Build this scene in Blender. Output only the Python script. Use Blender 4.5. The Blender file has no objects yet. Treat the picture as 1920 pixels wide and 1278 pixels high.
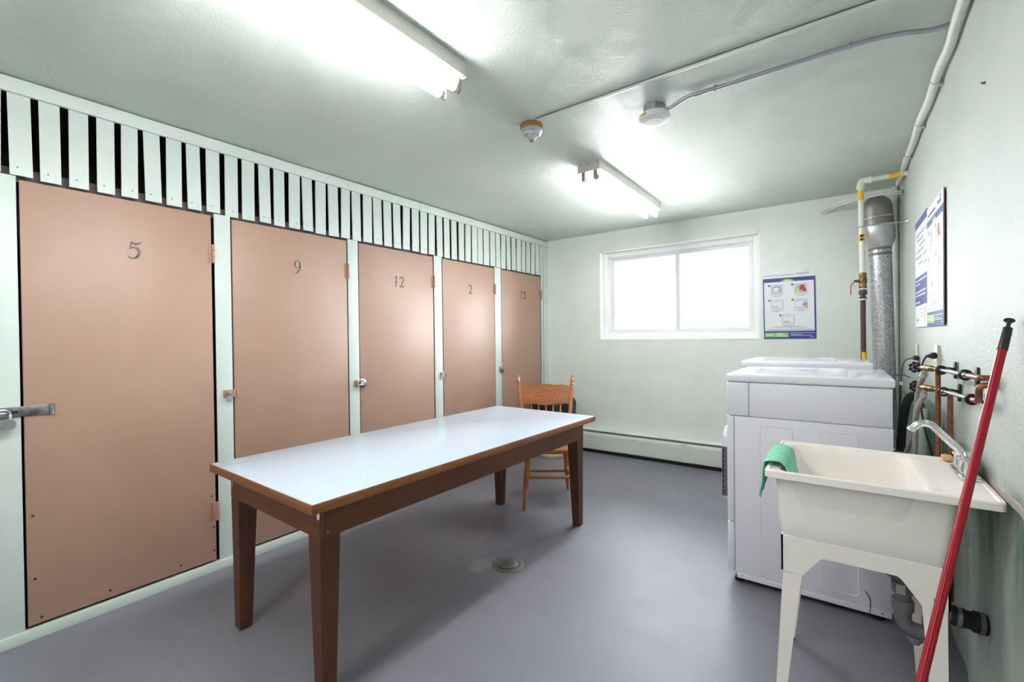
import bpy, bmesh, math, random
from mathutils import Vector, Matrix
random.seed(7)
PI = math.pi
SC = bpy.context.scene
COL = SC.collection
H = 2.44          # ceiling height
W = 3.229         # right wall plane (left wall is x = 0, back wall is y = 0)

# ------------------------------------------------------------------ camera, world, light, exposure
cam = bpy.data.cameras.new('camera')
cam.sensor_width = 36.0
cam.lens = 849.27 / 1920 * 36
cam.clip_start = 0.02
camo = bpy.data.objects.new('camera', cam)
COL.objects.link(camo)
cr = Vector((0.80805726, 0.58898561, -0.01180754)); cu = Vector((0.00430839, 0.01413419, 0.99989083)); cf = Vector((-0.5890882, 0.80801991, -0.00888366))
camo.matrix_world = Matrix(((cr.x, cu.x, -cf.x, 2.86571), (cr.y, cu.y, -cf.y, -4.66361), (cr.z, cu.z, -cf.z, 1.3), (0, 0, 0, 1)))
SC.camera = camo

world = bpy.data.worlds.new('overcast_sky'); SC.world = world
world.use_nodes = True
bg = world.node_tree.nodes['Background']
bg.inputs['Color'].default_value = (0.93, 0.97, 1.0, 1)
bg.inputs['Strength'].default_value = 18.0

portal = bpy.data.lights.new('window_portal', 'AREA')
portal.shape = 'RECTANGLE'; portal.size = 1.5; portal.size_y = 0.92
portal.cycles.is_portal = True
po = bpy.data.objects.new('window_portal', portal); COL.objects.link(po)
po.location = (1.47, 0.19, 1.75); po.rotation_euler = (-PI / 2, 0, 0)

TUBE_POWER = 44.0
SC.view_settings.view_transform = 'Standard'
SC.view_settings.look = 'None'
SC.view_settings.gamma = 1.0
SC.view_settings.use_curve_mapping = False
SC.view_settings.exposure = 0.55
try:
    SC.cycles.use_denoising = True
    SC.cycles.max_bounces = 12
    SC.cycles.diffuse_bounces = 6
    SC.cycles.sample_clamp_indirect = 8.0
except Exception:
    pass

# ------------------------------------------------------------------ materials
def lin(c):
    return tuple(((v / 255) / 12.92 if v / 255 <= 0.04045 else ((v / 255 + 0.055) / 1.055) ** 2.4) for v in c) + (1.0,)

class NT:
    def __init__(s, name):
        s.m = bpy.data.materials.new(name); s.m.use_nodes = True
        s.t = s.m.node_tree; s.p = s.t.nodes['Principled BSDF']
    def n(s, kind, **kw):
        x = s.t.nodes.new(kind)
        for k, v in kw.items():
            if k in x.inputs.keys(): x.inputs[k].default_value = v
            else: setattr(x, k, v)
        return x
    def l(s, a, b): s.t.links.new(a, b)
    def coord(s, scale=(1, 1, 1)):
        c = s.n('ShaderNodeTexCoord'); mp = s.n('ShaderNodeMapping'); mp.inputs['Scale'].default_value = scale
        s.l(c.outputs['Object'], mp.inputs['Vector']); return mp.outputs['Vector']
    def noise(s, vec, scale, detail=4.0, rough=0.55, dist=0.0):
        x = s.n('ShaderNodeTexNoise'); x.inputs['Scale'].default_value = scale; x.inputs['Detail'].default_value = detail
        x.inputs['Roughness'].default_value = rough; x.inputs['Distortion'].default_value = dist
        s.l(vec, x.inputs['Vector']); return x.outputs['Fac']
    def ramp(s, fac, stops):
        r = s.n('ShaderNodeValToRGB'); e = r.color_ramp.elements
        while len(e) < len(stops): e.new(0.5)
        for i, (p, c) in enumerate(stops): e[i].position = p; e[i].color = c
        s.l(fac, r.inputs['Fac']); return r.outputs['Color']
    def mix(s, fac, a, b, blend='MIX'):
        x = s.n('ShaderNodeMix'); x.data_type = 'RGBA'; x.blend_type = blend
        for sock, v in ((x.inputs[0], fac), (x.inputs[6], a), (x.inputs[7], b)):
            if hasattr(v, 'is_linked'): s.l(v, sock)
            else: sock.default_value = v
        return x.outputs[2]
    def bump(s, h, strength, dist=0.01, prev=None):
        b = s.n('ShaderNodeBump'); b.inputs['Strength'].default_value = strength; b.inputs['Distance'].default_value = dist
        s.l(h, b.inputs['Height'])
        if prev is not None: s.l(prev, b.inputs['Normal'])
        return b.outputs['Normal']
    def base(s, v):
        if hasattr(v, 'is_linked'): s.l(v, s.p.inputs['Base Color'])
        else: s.p.inputs['Base Color'].default_value = v
    def set(s, rough=0.5, metal=0.0, spec=0.5, coat=0.0):
        s.p.inputs['Roughness'].default_value = rough; s.p.inputs['Metallic'].default_value = metal
        s.p.inputs['Specular IOR Level'].default_value = spec; s.p.inputs['Coat Weight'].default_value = coat
        return s
G = lambda v: (v, v, v, 1)

def flat(name, rgb, rough=0.5, metal=0.0, spec=0.5, coat=0.0, var=0.06, scale=14, bump=0.0):
    k = NT(name); k.set(rough, metal, spec, coat); v = k.coord()
    f = k.noise(v, scale, 3)
    c = lin(rgb); d = tuple(x * (1 - var) for x in c[:3]) + (1,); e = tuple(min(1, x * (1 + var)) for x in c[:3]) + (1,)
    k.base(k.ramp(f, [(0.3, d), (0.7, e)]))
    if bump: k.l(k.bump(k.noise(v, scale * 8, 4), bump, 0.002), k.p.inputs['Normal'])
    return k.m

def stucco(name, rgb, rough, amount, fine, dist=0.012, specks=0.0, mildew_shade=False, spec=0.5):
    k = NT(name); k.set(rough, 0, spec); v = k.coord()
    big = k.noise(v, 2.2, 3); c = lin(rgb)
    col = k.ramp(big, [(0.3, tuple(x * 0.95 for x in c[:3]) + (1,)), (0.7, tuple(min(1, x * 1.03) for x in c[:3]) + (1,))])
    if specks:
        sp = k.noise(v, 70, 5, 0.7); m = k.ramp(sp, [(0.30, G(1)), (0.36, G(0))])
        big2 = k.noise(v, 3.0, 2); mm = k.ramp(big2, [(0.42, G(0)), (0.62, G(specks))])
        mul = k.mix(1.0, m, mm, 'MULTIPLY')
        col = k.mix(mul, col, lin((120, 124, 122)))
    if mildew_shade:  # green mildew, deepened so its colour also carries the shade below the ledge
        g = k.n('ShaderNodeSeparateXYZ'); k.l(k.coord(), g.inputs[0])
        zz = k.n('ShaderNodeMapRange'); k.l(g.outputs['Z'], zz.inputs['Value'])
        for i, q in enumerate((0.25, 0.80, 0.0, 1.0)): zz.inputs[1 + i].default_value = q
        z2 = k.n('ShaderNodeMapRange'); k.l(g.outputs['Z'], z2.inputs['Value'])
        for i, q in enumerate((0.86, 0.90, 1.0, 0.0)): z2.inputs[1 + i].default_value = q
        vs = k.coord((1, 3.0, 0.7)); st = k.noise(vs, 2.4, 5, 0.6, 0.4)
        mk = k.ramp(st, [(0.36, G(0.15)), (0.56, G(0.95))])
        mk = k.mix(1.0, mk, zz.outputs[0], 'MULTIPLY'); mk = k.mix(1.0, mk, z2.outputs[0], 'MULTIPLY')
        col = k.mix(mk, col, lin((60, 114, 66)))
    k.base(col)
    warp = k.n('ShaderNodeTexNoise'); warp.inputs['Scale'].default_value = 2.6; warp.inputs['Detail'].default_value = 2.0; k.l(v, warp.inputs['Vector'])
    ws = k.n('ShaderNodeVectorMath', operation='SCALE'); k.l(warp.outputs['Color'], ws.inputs[0]); ws.inputs['Scale'].default_value = 0.9
    wa = k.n('ShaderNodeVectorMath', operation='ADD'); k.l(v, wa.inputs[0]); k.l(ws.outputs[0], wa.inputs[1])
    wm = k.n('ShaderNodeMapping'); wm.inputs['Scale'].default_value = (1.0, 3.6, 3.6); k.l(wa.outputs[0], wm.inputs['Vector'])
    swirl = k.noise(wm.outputs['Vector'], 22, 6, 0.66, 0.8)
    grain = k.noise(v, 95, 4, 0.6, 0.6)
    n1 = k.bump(swirl, amount, dist); n2 = k.bump(grain, fine, 0.004, n1)
    k.l(n2, k.p.inputs['Normal'])
    return k.m

def wood(name, dark, light, axis, rough=0.42, scale=1.0, wear=None, coat=0.0):
    k = NT(name); k.set(rough, 0, 0.5, coat)
    sc = [9.0 * scale, 9.0 * scale, 9.0 * scale]; sc['xyz'.index(axis)] = 0.9 * scale
    v = k.coord(sc)
    a = k.noise(v, 3.0, 6, 0.6, 0.8); b = k.noise(v, 14.0, 4, 0.7, 0.3)
    f = k.mix(0.45, a, b)
    col = k.ramp(f, [(0.32, lin(dark)), (0.68, lin(light))])
    if wear:
        w = k.noise(k.coord(), 26, 5, 0.7, 0.5); mk = k.ramp(w, [(0.64, G(0)), (0.72, G(0.7))])
        col = k.mix(mk, col, lin(wear))
    k.base(col)
    k.l(k.bump(f, 0.25, 0.002), k.p.inputs['Normal'])
    return k.m

def metal(name, rgb, rough=0.25, stain=None, met=1.0, scale=18):
    k = NT(name); k.set(rough, met); v = k.coord()
    f = k.noise(v, scale, 5, 0.65)
    c = lin(rgb)
    if stain: col = k.ramp(f, [(0.38, lin(stain)), (0.62, c)])
    else: col = k.ramp(f, [(0.3, tuple(x * 0.85 for x in c[:3]) + (1,)), (0.7, c)])
    k.base(col)
    rr = k.n('ShaderNodeMapRange'); k.l(f, rr.inputs['Value'])
    rr.inputs[3].default_value = rough * 0.8; rr.inputs[4].default_value = min(1, rough * 1.3)
    k.l(rr.outputs[0], k.p.inputs['Roughness'])
    return k.m

def emitter(name, rgb, power):
    k = NT(name); k.base((0.9, 0.9, 0.9, 1)); k.set(0.3)
    k.p.inputs['Emission Color'].default_value = rgb + (1,); k.p.inputs['Emission Strength'].default_value = power
    return k.m

def floor_paint():
    k = NT('grey_floor_paint'); k.set(0.3, 0, 0.32); v = k.coord()
    a = k.noise(v, 1.3, 4, 0.6, 0.4); b = k.noise(v, 40, 5, 0.7)
    col = k.ramp(a, [(0.3, lin((111, 111, 121))), (0.7, lin((123, 123, 134)))])
    sp = k.ramp(b, [(0.70, G(0)), (0.76, G(0.5))])
    col = k.mix(sp, col, lin((172, 172, 180)))
    sc = k.noise(k.coord((1, 1, 1)), 60, 3, 0.6, 1.2); dk = k.ramp(sc, [(0.24, G(0.55)), (0.30, G(0))])
    col = k.mix(dk, col, lin((88, 88, 92)))
    # worn bare patch by the drain
    g = k.n('ShaderNodeVectorMath', operation='DISTANCE'); k.l(k.coord((1, 1, 0)), g.inputs[0]); g.inputs[1].default_value = (1.20, -2.70, 0)
    dd = k.n('ShaderNodeMath', operation='ADD'); k.l(g.outputs['Value'], dd.inputs[0])
    wob = k.noise(v, 9, 5, 0.7, 0.5); ws = k.n('ShaderNodeMath', operation='MULTIPLY'); k.l(wob, ws.inputs[0]); ws.inputs[1].default_value = 0.42
    k.l(ws.outputs[0], dd.inputs[1])
    mk = k.ramp(dd.outputs[0], [(0.24, G(0.62)), (0.32, G(0))])
    col = k.mix(mk, col, lin((158, 152, 146)))
    k.base(col)
    r = k.n('ShaderNodeMapRange'); k.l(k.noise(v, 7, 5, 0.7), r.inputs['Value'])
    r.inputs[3].default_value = 0.34; r.inputs[4].default_value = 0.52; k.l(r.outputs[0], k.p.inputs['Roughness'])
    k.l(k.bump(k.noise(v, 55, 5, 0.6), 0.12, 0.004), k.p.inputs['Normal'])
    return k.m

def door_paint():
    k = NT('salmon_door_paint'); k.set(0.5, 0, 1.0); v = k.coord()
    a = k.noise(v, 1.6, 4, 0.55, 0.3)
    col = k.ramp(a, [(0.3, lin((157, 123, 103))), (0.7, lin((165, 132, 112)))])
    s = k.noise(k.coord((1, 2.2, 9)), 7, 5, 0.75, 1.5); mk = k.ramp(s, [(0.735, G(0)), (0.76, G(0.5))])
    col = k.mix(mk, col, lin((190, 160, 140)))
    k.base(col)
    k.l(k.bump(k.noise(k.coord((1, 1.4, 5)), 26, 4, 0.6, 0.6), 0.10, 0.003), k.p.inputs['Normal'])
    return k.m

def mint_wood():
    k = NT('mint_painted_wood'); k.set(0.42, 0, 0.5); v = k.coord()
    a = k.noise(v, 3, 4, 0.6); col = k.ramp(a, [(0.3, lin((198, 210, 203))), (0.7, lin((208, 219, 213)))])
    s = k.noise(k.coord((1, 3, 1)), 22, 5, 0.7, 1.0); mk = k.ramp(s, [(0.27, G(0.6)), (0.31, G(0))])
    col = k.mix(mk, col, lin((128, 140, 134)))
    k.base(col)
    k.l(k.bump(k.noise(k.coord((4, 14, 1)), 9, 4, 0.6), 0.12, 0.002), k.p.inputs['Normal'])
    return k.m

def galvanised():
    k = NT('galvanised_steel'); k.set(0.33, 0.85); v = k.coord()
    x = k.n('ShaderNodeTexVoronoi'); x.inputs['Scale'].default_value = 150; k.l(v, x.inputs['Vector'])
    b = k.n('ShaderNodeRGBToBW'); k.l(x.outputs['Color'], b.inputs[0])
    k.base(k.ramp(b.outputs[0], [(0.2, lin((150, 152, 158))), (0.8, lin((214, 216, 222)))]))
    return k.m

def rusty_white():
    k = NT('rust_spotted_white_paint'); k.set(0.45); v = k.coord()
    f = k.noise(v, 55, 5, 0.7); big = k.noise(v, 4, 2)
    m = k.ramp(f, [(0.60, G(0)), (0.66, G(0.8))]); mm = k.ramp(big, [(0.45, G(0)), (0.6, G(1))])
    k.base(k.mix(k.mix(1.0, m, mm, 'MULTIPLY'), lin((228, 230, 216)), lin((150, 112, 74))))
    return k.m

M = dict(
    ceiling=stucco('ceiling_stucco', (212, 223, 214), 0.40, 0.75, 0.8),
    wall=stucco('mint_plaster', (233, 241, 235), 0.5, 0.22, 0.12),
    wall_r=stucco('rough_mint_plaster', (198, 207, 201), 0.5, 0.35, 0.85, specks=0.6, mildew_shade=True),
    soil=stucco('outside_ground', (172, 172, 166), 0.9, 0.4, 0.4),
    bluescrap=flat('blue_tape', (104, 138, 168), 0.6),
    crumbled=stucco('crumbled_plaster_edge', (172, 160, 148), 0.8, 0.5, 0.5),
    reveal=flat('white_reveal_paint', (246, 249, 247), 0.45, var=0.02),
    vinyl=flat('white_window_vinyl', (238, 240, 244), 0.35, var=0.01),
    floor=floor_paint(), door=door_paint(), mint=mint_wood(),
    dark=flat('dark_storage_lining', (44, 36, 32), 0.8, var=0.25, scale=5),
    stud=flat('bare_mauve_stud', (112, 96, 98), 0.75, var=0.12),
    salmon_metal=flat('salmon_painted_metal', (168, 130, 108), 0.38, var=0.03),
    nail=flat('dark_nail_head', (40, 32, 28), 0.6),
    digit=metal('aged_nickel_numeral', (128, 124, 120), 0.5, stain=(66, 60, 56), scale=60, met=0.5),
    steel=metal('worn_steel', (165, 164, 166), 0.38, stain=(116, 112, 112)),
    chrome=metal('chrome', (232, 234, 238), 0.07),
    satin=metal('satin_silver', (206, 206, 210), 0.28),
    brass=metal('old_brass', (150, 122, 74), 0.4, stain=(98, 76, 46), scale=40),
    copper=metal('tarnished_copper', (150, 96, 66), 0.42, stain=(104, 66, 48), scale=22, met=0.7),
    foil=metal('silver_pipe', (220, 218, 222), 0.22),
    galv=galvanised(), tape=metal('grey_duct_tape', (150, 144, 142), 0.42, stain=(122, 116, 114), met=0.35, scale=9),
    conduit=metal('grey_conduit', (176, 176, 186), 0.35, met=0.8),
    black=flat('black_plastic', (22, 22, 24), 0.4, var=0.1),
    rubber=flat('black_rubber', (30, 29, 30), 0.55, var=0.15),
    greyhose=flat('grey_braided_hose', (150, 142, 138), 0.5, var=0.12, scale=60),
    white=flat('white_enamel', (238, 236, 246), 0.22, var=0.008, coat=0.2),
    whitetop=flat('white_enamel_top', (240, 239, 247), 0.14, var=0.008, coat=0.4),
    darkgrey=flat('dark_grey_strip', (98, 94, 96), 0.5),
    under=flat('black_underside', (26, 22, 22), 0.7),
    sink=flat('off_white_polymer', (247, 239, 234), 0.36, var=0.012),
    sinkleg=flat('off_white_leg_polymer', (245, 237, 231), 0.42, var=0.015),
    cloth=flat('green_terry', (140, 210, 178), 0.95, spec=0.1, var=0.14, scale=40, bump=0.9),
    sponge=flat('orange_sponge', (216, 172, 116), 0.9, var=0.1, scale=60, bump=0.6),
    abs=flat('grey_abs', (116, 114, 118), 0.45, var=0.06),
    paperlabel=flat('beige_paper_label', (190, 180, 160), 0.7, var=0.15, scale=80),
    red=flat('red_enamelled_tube', (142, 6, 26), 0.36, spec=0.3, var=0.03),
    laminate=flat('pale_blue_laminate', (196, 211, 226), 0.2, var=0.025, scale=50),
    wood_x=wood('brown_table_wood', (100, 56, 24), (142, 88, 42), 'x', 0.5, wear=(176, 120, 66)),
    wood_y=wood('brown_table_wood_long', (106, 60, 26), (150, 94, 46), 'y', 0.5, wear=(186, 132, 76)),
    wood_a=wood('dark_apron_wood', (78, 40, 16), (110, 62, 28), 'y', 0.55),
    wood_ax=wood('dark_apron_wood_cross', (78, 40, 16), (110, 62, 28), 'x', 0.55),
    wood_z=wood('dark_leg_wood', (62, 31, 13), (92, 50, 22), 'z', 0.55, wear=(120, 72, 36)),
    oak=wood('golden_oak', (146, 84, 36), (184, 120, 60), 'z', 0.34, coat=0.25),
    oak_light=wood('pale_pressed_oak', (176, 116, 62), (206, 148, 90), 'z', 0.4),
    oak_x=wood('golden_oak_crest', (118, 64, 26), (164, 100, 48), 'x', 0.36, 1.4, coat=0.2),
    bin=flat('cream_bin_plastic', (214, 206, 176), 0.5, var=0.03),
    bag=flat('black_bag_film', (20, 23, 32), 0.22, var=0.2),
    raceway=flat('mint_metal_paint', (214, 223, 217), 0.4, var=0.03),
    fixture=flat('fixture_enamel', (226, 222, 214), 0.38, var=0.03),
    socket=flat('aged_lamp_socket', (172, 146, 128), 0.5, var=0.1),
    brown=flat('brown_detector_ring', (170, 116, 62), 0.5, var=0.06),
    bell=metal('aluminium_bell', (214, 212, 216), 0.3, met=0.7),
    plastic=flat('white_plastic', (232, 230, 232), 0.4, var=0.01),
    greyslot=flat('grey_slot', (110, 108, 110), 0.6),
    yellow=flat('yellow_tape', (238, 186, 22), 0.45, var=0.04),
    blackprint=flat('black_print', (40, 36, 24), 0.6),
    rustywhite=rusty_white(), darkpipe=flat('dark_steel_pipe', (74, 52, 50), 0.45, var=0.15),
    redlever=flat('red_lever', (190, 44, 40), 0.4),
    whitecable=flat('white_cable', (220, 221, 216), 0.45, var=0.05, scale=30),
    cream=flat('cream_outlet', (226, 216, 196), 0.5, var=0.03),
    pnavy=flat('navy_print', (50, 58, 140), 0.35, var=0.02), pwhite=flat('white_print', (238, 240, 244), 0.35, var=0.01),
    pgreen=flat('green_print', (136, 200, 96), 0.4, var=0.02), pgrey=flat('grey_print', (166, 170, 182), 0.4, var=0.03),
    pblue=flat('pale_blue_print', (206, 214, 230), 0.4, var=0.02), pred=flat('red_print', (208, 52, 46), 0.4),
    pyel=flat('yellow_print', (236, 208, 110), 0.4), pskin=flat('skin_print', (202, 156, 128), 0.4), pdark=flat('dark_print', (44, 46, 76), 0.4),
    pedge=flat('dark_board_edge', (96, 52, 56), 0.5),
    hull=metal('drain_grate_steel', (122, 120, 118), 0.45, met=0.5),
    tube=emitter('fluorescent_glow', (1.0, 0.975, 0.995), TUBE_POWER),
    rust=flat('rusty_steel', (92, 66, 50), 0.7, var=0.3, scale=50),
)
gk = NT('window_glass')
gt = gk.n('ShaderNodeBsdfTransparent'); gg = gk.n('ShaderNodeBsdfGlossy'); gg.inputs['Roughness'].default_value = 0.02
fr = gk.n('ShaderNodeFresnel'); fr.inputs['IOR'].default_value = 1.35; gm = gk.n('ShaderNodeMixShader')
gk.l(fr.outputs[0], gm.inputs[0]); gk.l(gt.outputs[0], gm.inputs[1]); gk.l(gg.outputs[0], gm.inputs[2])
gk.l(gm.outputs[0], gk.t.nodes['Material Output'].inputs['Surface']); M['glass'] = gk.m

# ------------------------------------------------------------------ mesh helpers
ORG = {}
def frame(d):
    d = Vector(d).normalized(); a = Vector((0, 0, 1)) if abs(d.z) < 0.9 else Vector((1, 0, 0))
    x = d.cross(a).normalized(); return x, d.cross(x).normalized(), d

class MB:
    def __init__(s): s.bm = bmesh.new()
    def verts(s, pts): return [s.bm.verts.new(p) for p in pts]
    def face(s, vs):
        try: return s.bm.faces.new(vs)
        except ValueError: return None
    def box(s, a, b, bev=0.0, seg=2, rot=None, about=None):
        t = bmesh.new()
        bmesh.ops.create_cube(t, size=1.0)
        c = (Vector(a) + Vector(b)) / 2; d = Vector(b) - Vector(a)
        for v in t.verts: v.co = Vector((v.co.x * d.x, v.co.y * d.y, v.co.z * d.z))
        if bev: bmesh.ops.bevel(t, geom=t.edges[:], offset=min(bev, min(abs(d.x), abs(d.y), abs(d.z)) * 0.49), segments=seg, profile=0.5, affect='EDGES')
        for v in t.verts:
            v.co = v.co + c
            if rot is not None:
                o = Vector(about if about is not None else c); v.co = rot @ (v.co - o) + o
        s.join(t); return s
    def join(s, t):
        mp = {v: s.bm.verts.new(v.co) for v in t.verts}
        for f in t.faces: s.face([mp[v] for v in f.verts])
        t.free()
    def rings(s, rs, close=True, caps=True):
        L = [s.verts(r) for r in rs]; n = len(L[0])
        for i in range(len(L) - 1):
            for j in range(n if close else n - 1):
                k = (j + 1) % n; s.face([L[i][j], L[i][k], L[i + 1][k], L[i + 1][j]])
        if caps and close: s.face(list(reversed(L[0]))); s.face(L[-1])
        return s
    def tube(s, pts, r, seg=12, caps=True, flat_=1.0):
        P = [Vector(p) for p in pts]; n = len(P)
        rr = r if isinstance(r, (list, tuple)) else [r] * n
        T = [(P[min(i + 1, n - 1)] - P[max(i - 1, 0)]).normalized() for i in range(n)]
        x, y, _ = frame(T[0]); R = []
        for i in range(n):
            if i:
                q = T[i - 1].rotation_difference(T[i]); x = q @ x
                x = (x - T[i] * x.dot(T[i])).normalized()
            y = T[i].cross(x)
            R.append([P[i] + (x * math.cos(2 * PI * j / seg) + y * math.sin(2 * PI * j / seg) * flat_) * rr[i] for j in range(seg)])
        return s.rings(R, True, caps)
    def lathe(s, prof, o, d=(0, 0, 1), seg=24):
        x, y, z = frame(d); o = Vector(o)
        return s.rings([[o + z * h + (x * math.cos(2 * PI * j / seg) + y * math.sin(2 * PI * j / seg)) * max(r, 1e-5) for j in range(seg)] for r, h in prof])
    def prism(s, poly, axis, lo, hi):
        def p(a, b, c): return {'x': (c, a, b), 'y': (a, c, b), 'z': (a, b, c)}[axis]
        return s.rings([[p(a, b, lo) for a, b in poly], [p(a, b, hi) for a, b in poly]])
    def torus(s, o, d, R, r, seg=28, sub=10, a0=0.0, a1=2 * PI):
        x, y, z = frame(d); o = Vector(o); full = abs(a1 - a0 - 2 * PI) < 1e-6
        n = seg
        rs = []
        for i in range(n if full else n + 1):
            a = a0 + (a1 - a0) * i / n; c = x * math.cos(a) + y * math.sin(a)
            rs.append([o + c * R + (c * math.cos(2 * PI * j / sub) + z * math.sin(2 * PI * j / sub)) * r for j in range(sub)])
        if full:
            L = [s.verts(q) for q in rs]
            for i in range(n):
                for j in range(sub):
                    k = (j + 1) % sub; m = (i + 1) % n; s.face([L[i][j], L[i][k], L[m][k], L[m][j]])
        else: s.rings(rs)
        return s
    def build(s, name, mat, parent=None, smooth=40, kind=None, label=None):
        bmesh.ops.recalc_face_normals(s.bm, faces=s.bm.faces[:])
        me = bpy.data.meshes.new(name); s.bm.to_mesh(me); s.bm.free()
        o = bpy.data.objects.new(name, me); COL.objects.link(o)
        me.materials.append(M[mat] if isinstance(mat, str) else mat)
        if parent is not None:
            org = ORG.get(parent.name, Vector((0, 0, 0))); o.parent = parent; ORG[o.name] = Vector(org)
            if org.length > 0: me.transform(Matrix.Translation(-org))
        if smooth:
            me.shade_smooth() if hasattr(me, 'shade_smooth') else [setattr(p, 'use_smooth', True) for p in me.polygons]
            me.set_sharp_from_angle(angle=math.radians(smooth))
        if kind: o['kind'] = kind
        if label: o['label'] = label
        return o

def empty(name, loc=(0, 0, 0), local=False, rz=0.0):
    o = bpy.data.objects.new(name, None); COL.objects.link(o); o.location = loc; o.empty_display_size = 0.1
    o.rotation_euler = (0, 0, rz)
    ORG[o.name] = Vector((0, 0, 0)) if local else Vector(loc)
    return o
def tag(o, label=None, cat=None, group=None, kind=None):
    if label: o['label'] = label
    if cat: o['category'] = cat
    if group: o['group'] = group
    if kind: o['kind'] = kind
    return o
def thing(name, loc, label, cat, group=None, local=False, rz=0.0): return tag(empty(name, loc, local, rz), label, cat, group)
def box(name, mat, a, b, parent=None, bev=0.0, **kw): return MB().box(a, b, bev).build(name, mat, parent, **kw)

def fillet(pts, r, n=6):
    P = [Vector(p) for p in pts]; out = [P[0]]
    for i in range(1, len(P) - 1):
        a, b, c = P[i - 1], P[i], P[i + 1]; u = (a - b); v = (c - b); t = min(r, u.length * 0.49, v.length * 0.49)
        p0 = b + u.normalized() * t; p1 = b + v.normalized() * t
        for k in range(n + 1):
            q = k / n; out.append(p0.lerp(b, q).lerp(b.lerp(p1, q), q))
    out.append(P[-1]); return out
def spline(pts, n=8):
    P = [Vector(p) for p in pts]; P = [P[0] * 2 - P[1]] + P + [P[-1] * 2 - P[-2]]; out = []
    for i in range(1, len(P) - 2):
        for k in range(n):
            t = k / n; a, b, c, d = P[i - 1:i + 3]
            out.append(0.5 * (2 * b + (c - a) * t + (2 * a - 5 * b + 4 * c - d) * t * t + (3 * b - a - 3 * c + d) * t ** 3))
    out.append(P[-2]); return out
def rrect(x0, x1, y0, y1, r, n=4):
    out = []
    for cx, cy, a in ((x1 - r, y1 - r, 0), (x0 + r, y1 - r, PI / 2), (x0 + r, y0 + r, PI), (x1 - r, y0 + r, 1.5 * PI)):
        for k in range(n + 1): out.append((cx + r * math.cos(a + PI / 2 * k / n), cy + r * math.sin(a + PI / 2 * k / n)))
    return out
def glyphs(name, body, size, origin, right, up, mat, parent, depth=0.0004, align='CENTER'):
    cu_ = bpy.data.curves.new('lettering', 'FONT'); cu_.body = body; cu_.size = size; cu_.extrude = depth / 2; cu_.align_x = align; cu_.align_y = 'CENTER'; cu_.resolution_u = 2
    t = bpy.data.objects.new('lettering', cu_); COL.objects.link(t)
    dg = bpy.context.evaluated_depsgraph_get(); dg.update()
    me = bpy.data.meshes.new_from_object(t.evaluated_get(dg)); bpy.data.objects.remove(t); bpy.data.curves.remove(cu_)
    rt = Vector(right).normalized(); upv = Vector(up).normalized(); nn = rt.cross(upv)
    org = ORG.get(parent.name, Vector((0, 0, 0)))
    m = Matrix(((rt.x, upv.x, nn.x, 0), (rt.y, upv.y, nn.y, 0), (rt.z, upv.z, nn.z, 0), (0, 0, 0, 1)))
    me.transform(Matrix.Translation(Vector(origin) - org) @ m)
    o = bpy.data.objects.new(name, me); COL.objects.link(o); me.materials.clear(); me.materials.append(M[mat]); o.parent = parent; ORG[o.name] = Vector(org)
    return o

# ------------------------------------------------------------------ room shell
tag(box('floor', 'floor', (-1.3, -6.7, -0.1), (W + 0.25, 0.0, 0.0)), kind='structure')
tag(box('ceiling', 'ceiling', (-1.3, -6.7, H), (W + 0.25, 0.3, H + 0.12)), kind='structure')
WX0, WX1, WZ0, WZ1 = 0.678, 2.264, 1.2555, 2.237
wb = MB()
for a, b in (((-1.3, 0, -0.1), (WX0, 0.25, H)), ((WX1, 0, -0.1), (W + 0.25, 0.25, H)), ((WX0, 0, -0.1), (WX1, 0.25, WZ0)), ((WX0, 0, WZ1), (WX1, 0.25, H))): wb.box(a, b)
tag(wb.build('wall_back', 'wall'), kind='structure')
# right wall: upper plaster coat stands a little proud of the lower wall, with a crumbled lower edge
wr = MB(); L = []
ys = [-6.7 + 6.7 * i / 200 for i in range(201)]
prof = []
for y in ys:
    e = 0.846 + 0.004 * math.sin(y * 23) + 0.003 * math.sin(y * 61 + 1)
    lo = 0.010 + 0.006 * math.sin(y * 8.5 + 0.6) + 0.004 * math.sin(y * 19)
    up = 0.003 * math.sin(y * 3.1 + 0.4)
    prof.append([Vector((W + lo + 0.004, y, -0.1)), Vector((W + lo, y, 0.4)), Vector((W + lo - 0.003, y, e - 0.02)), Vector((W + up + 0.010, y, e)), Vector((W + up + 0.001, y, e + 0.012)), Vector((W + up, y, 1.4)), Vector((W + up * 0.5, y, H))])
wr.rings([p + [Vector((W + 0.25, p[0].y, H)), Vector((W + 0.25, p[0].y, -0.1))] for p in prof])
wall_r = tag(wr.build('wall_right', 'wall_r'), kind='structure')
cr_ = MB(); rs = []
for i, p in enumerate(prof[78:124]):
    y = p[0].y; e = p[3].z; j = 0.004 * random.random()
    rs.append([Vector((W + 0.012, y, e - 0.024 - j)), Vector((W - 0.001 + 0.3 * j, y, e - 0.014 - j)), Vector((W - 0.003 + 0.5 * j, y, e + 0.006 + j)), Vector((W + 0.006, y, e + 0.016))])
cr_.rings(rs).build('plaster_edge', 'crumbled', wall_r, label='brown crumbled edge where the plaster coat stops')
tag(box('wall_front', 'wall', (-1.3, -6.85, -0.1), (W + 0.25, -6.7, H)), kind='structure')
# boxed corner chase between back and right wall
tag(MB().tube([(3.205, -0.022, 0.0), (3.205, -0.022, H - 0.001)], 0.02, 12).build('trim_1', 'raceway'), kind='structure')

# ground outside at the foot of the basement window
tag(box('ground', 'soil', (-14.0, 0.26, 0.9), (17.0, 26.0, 1.18)), kind='structure')
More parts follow.
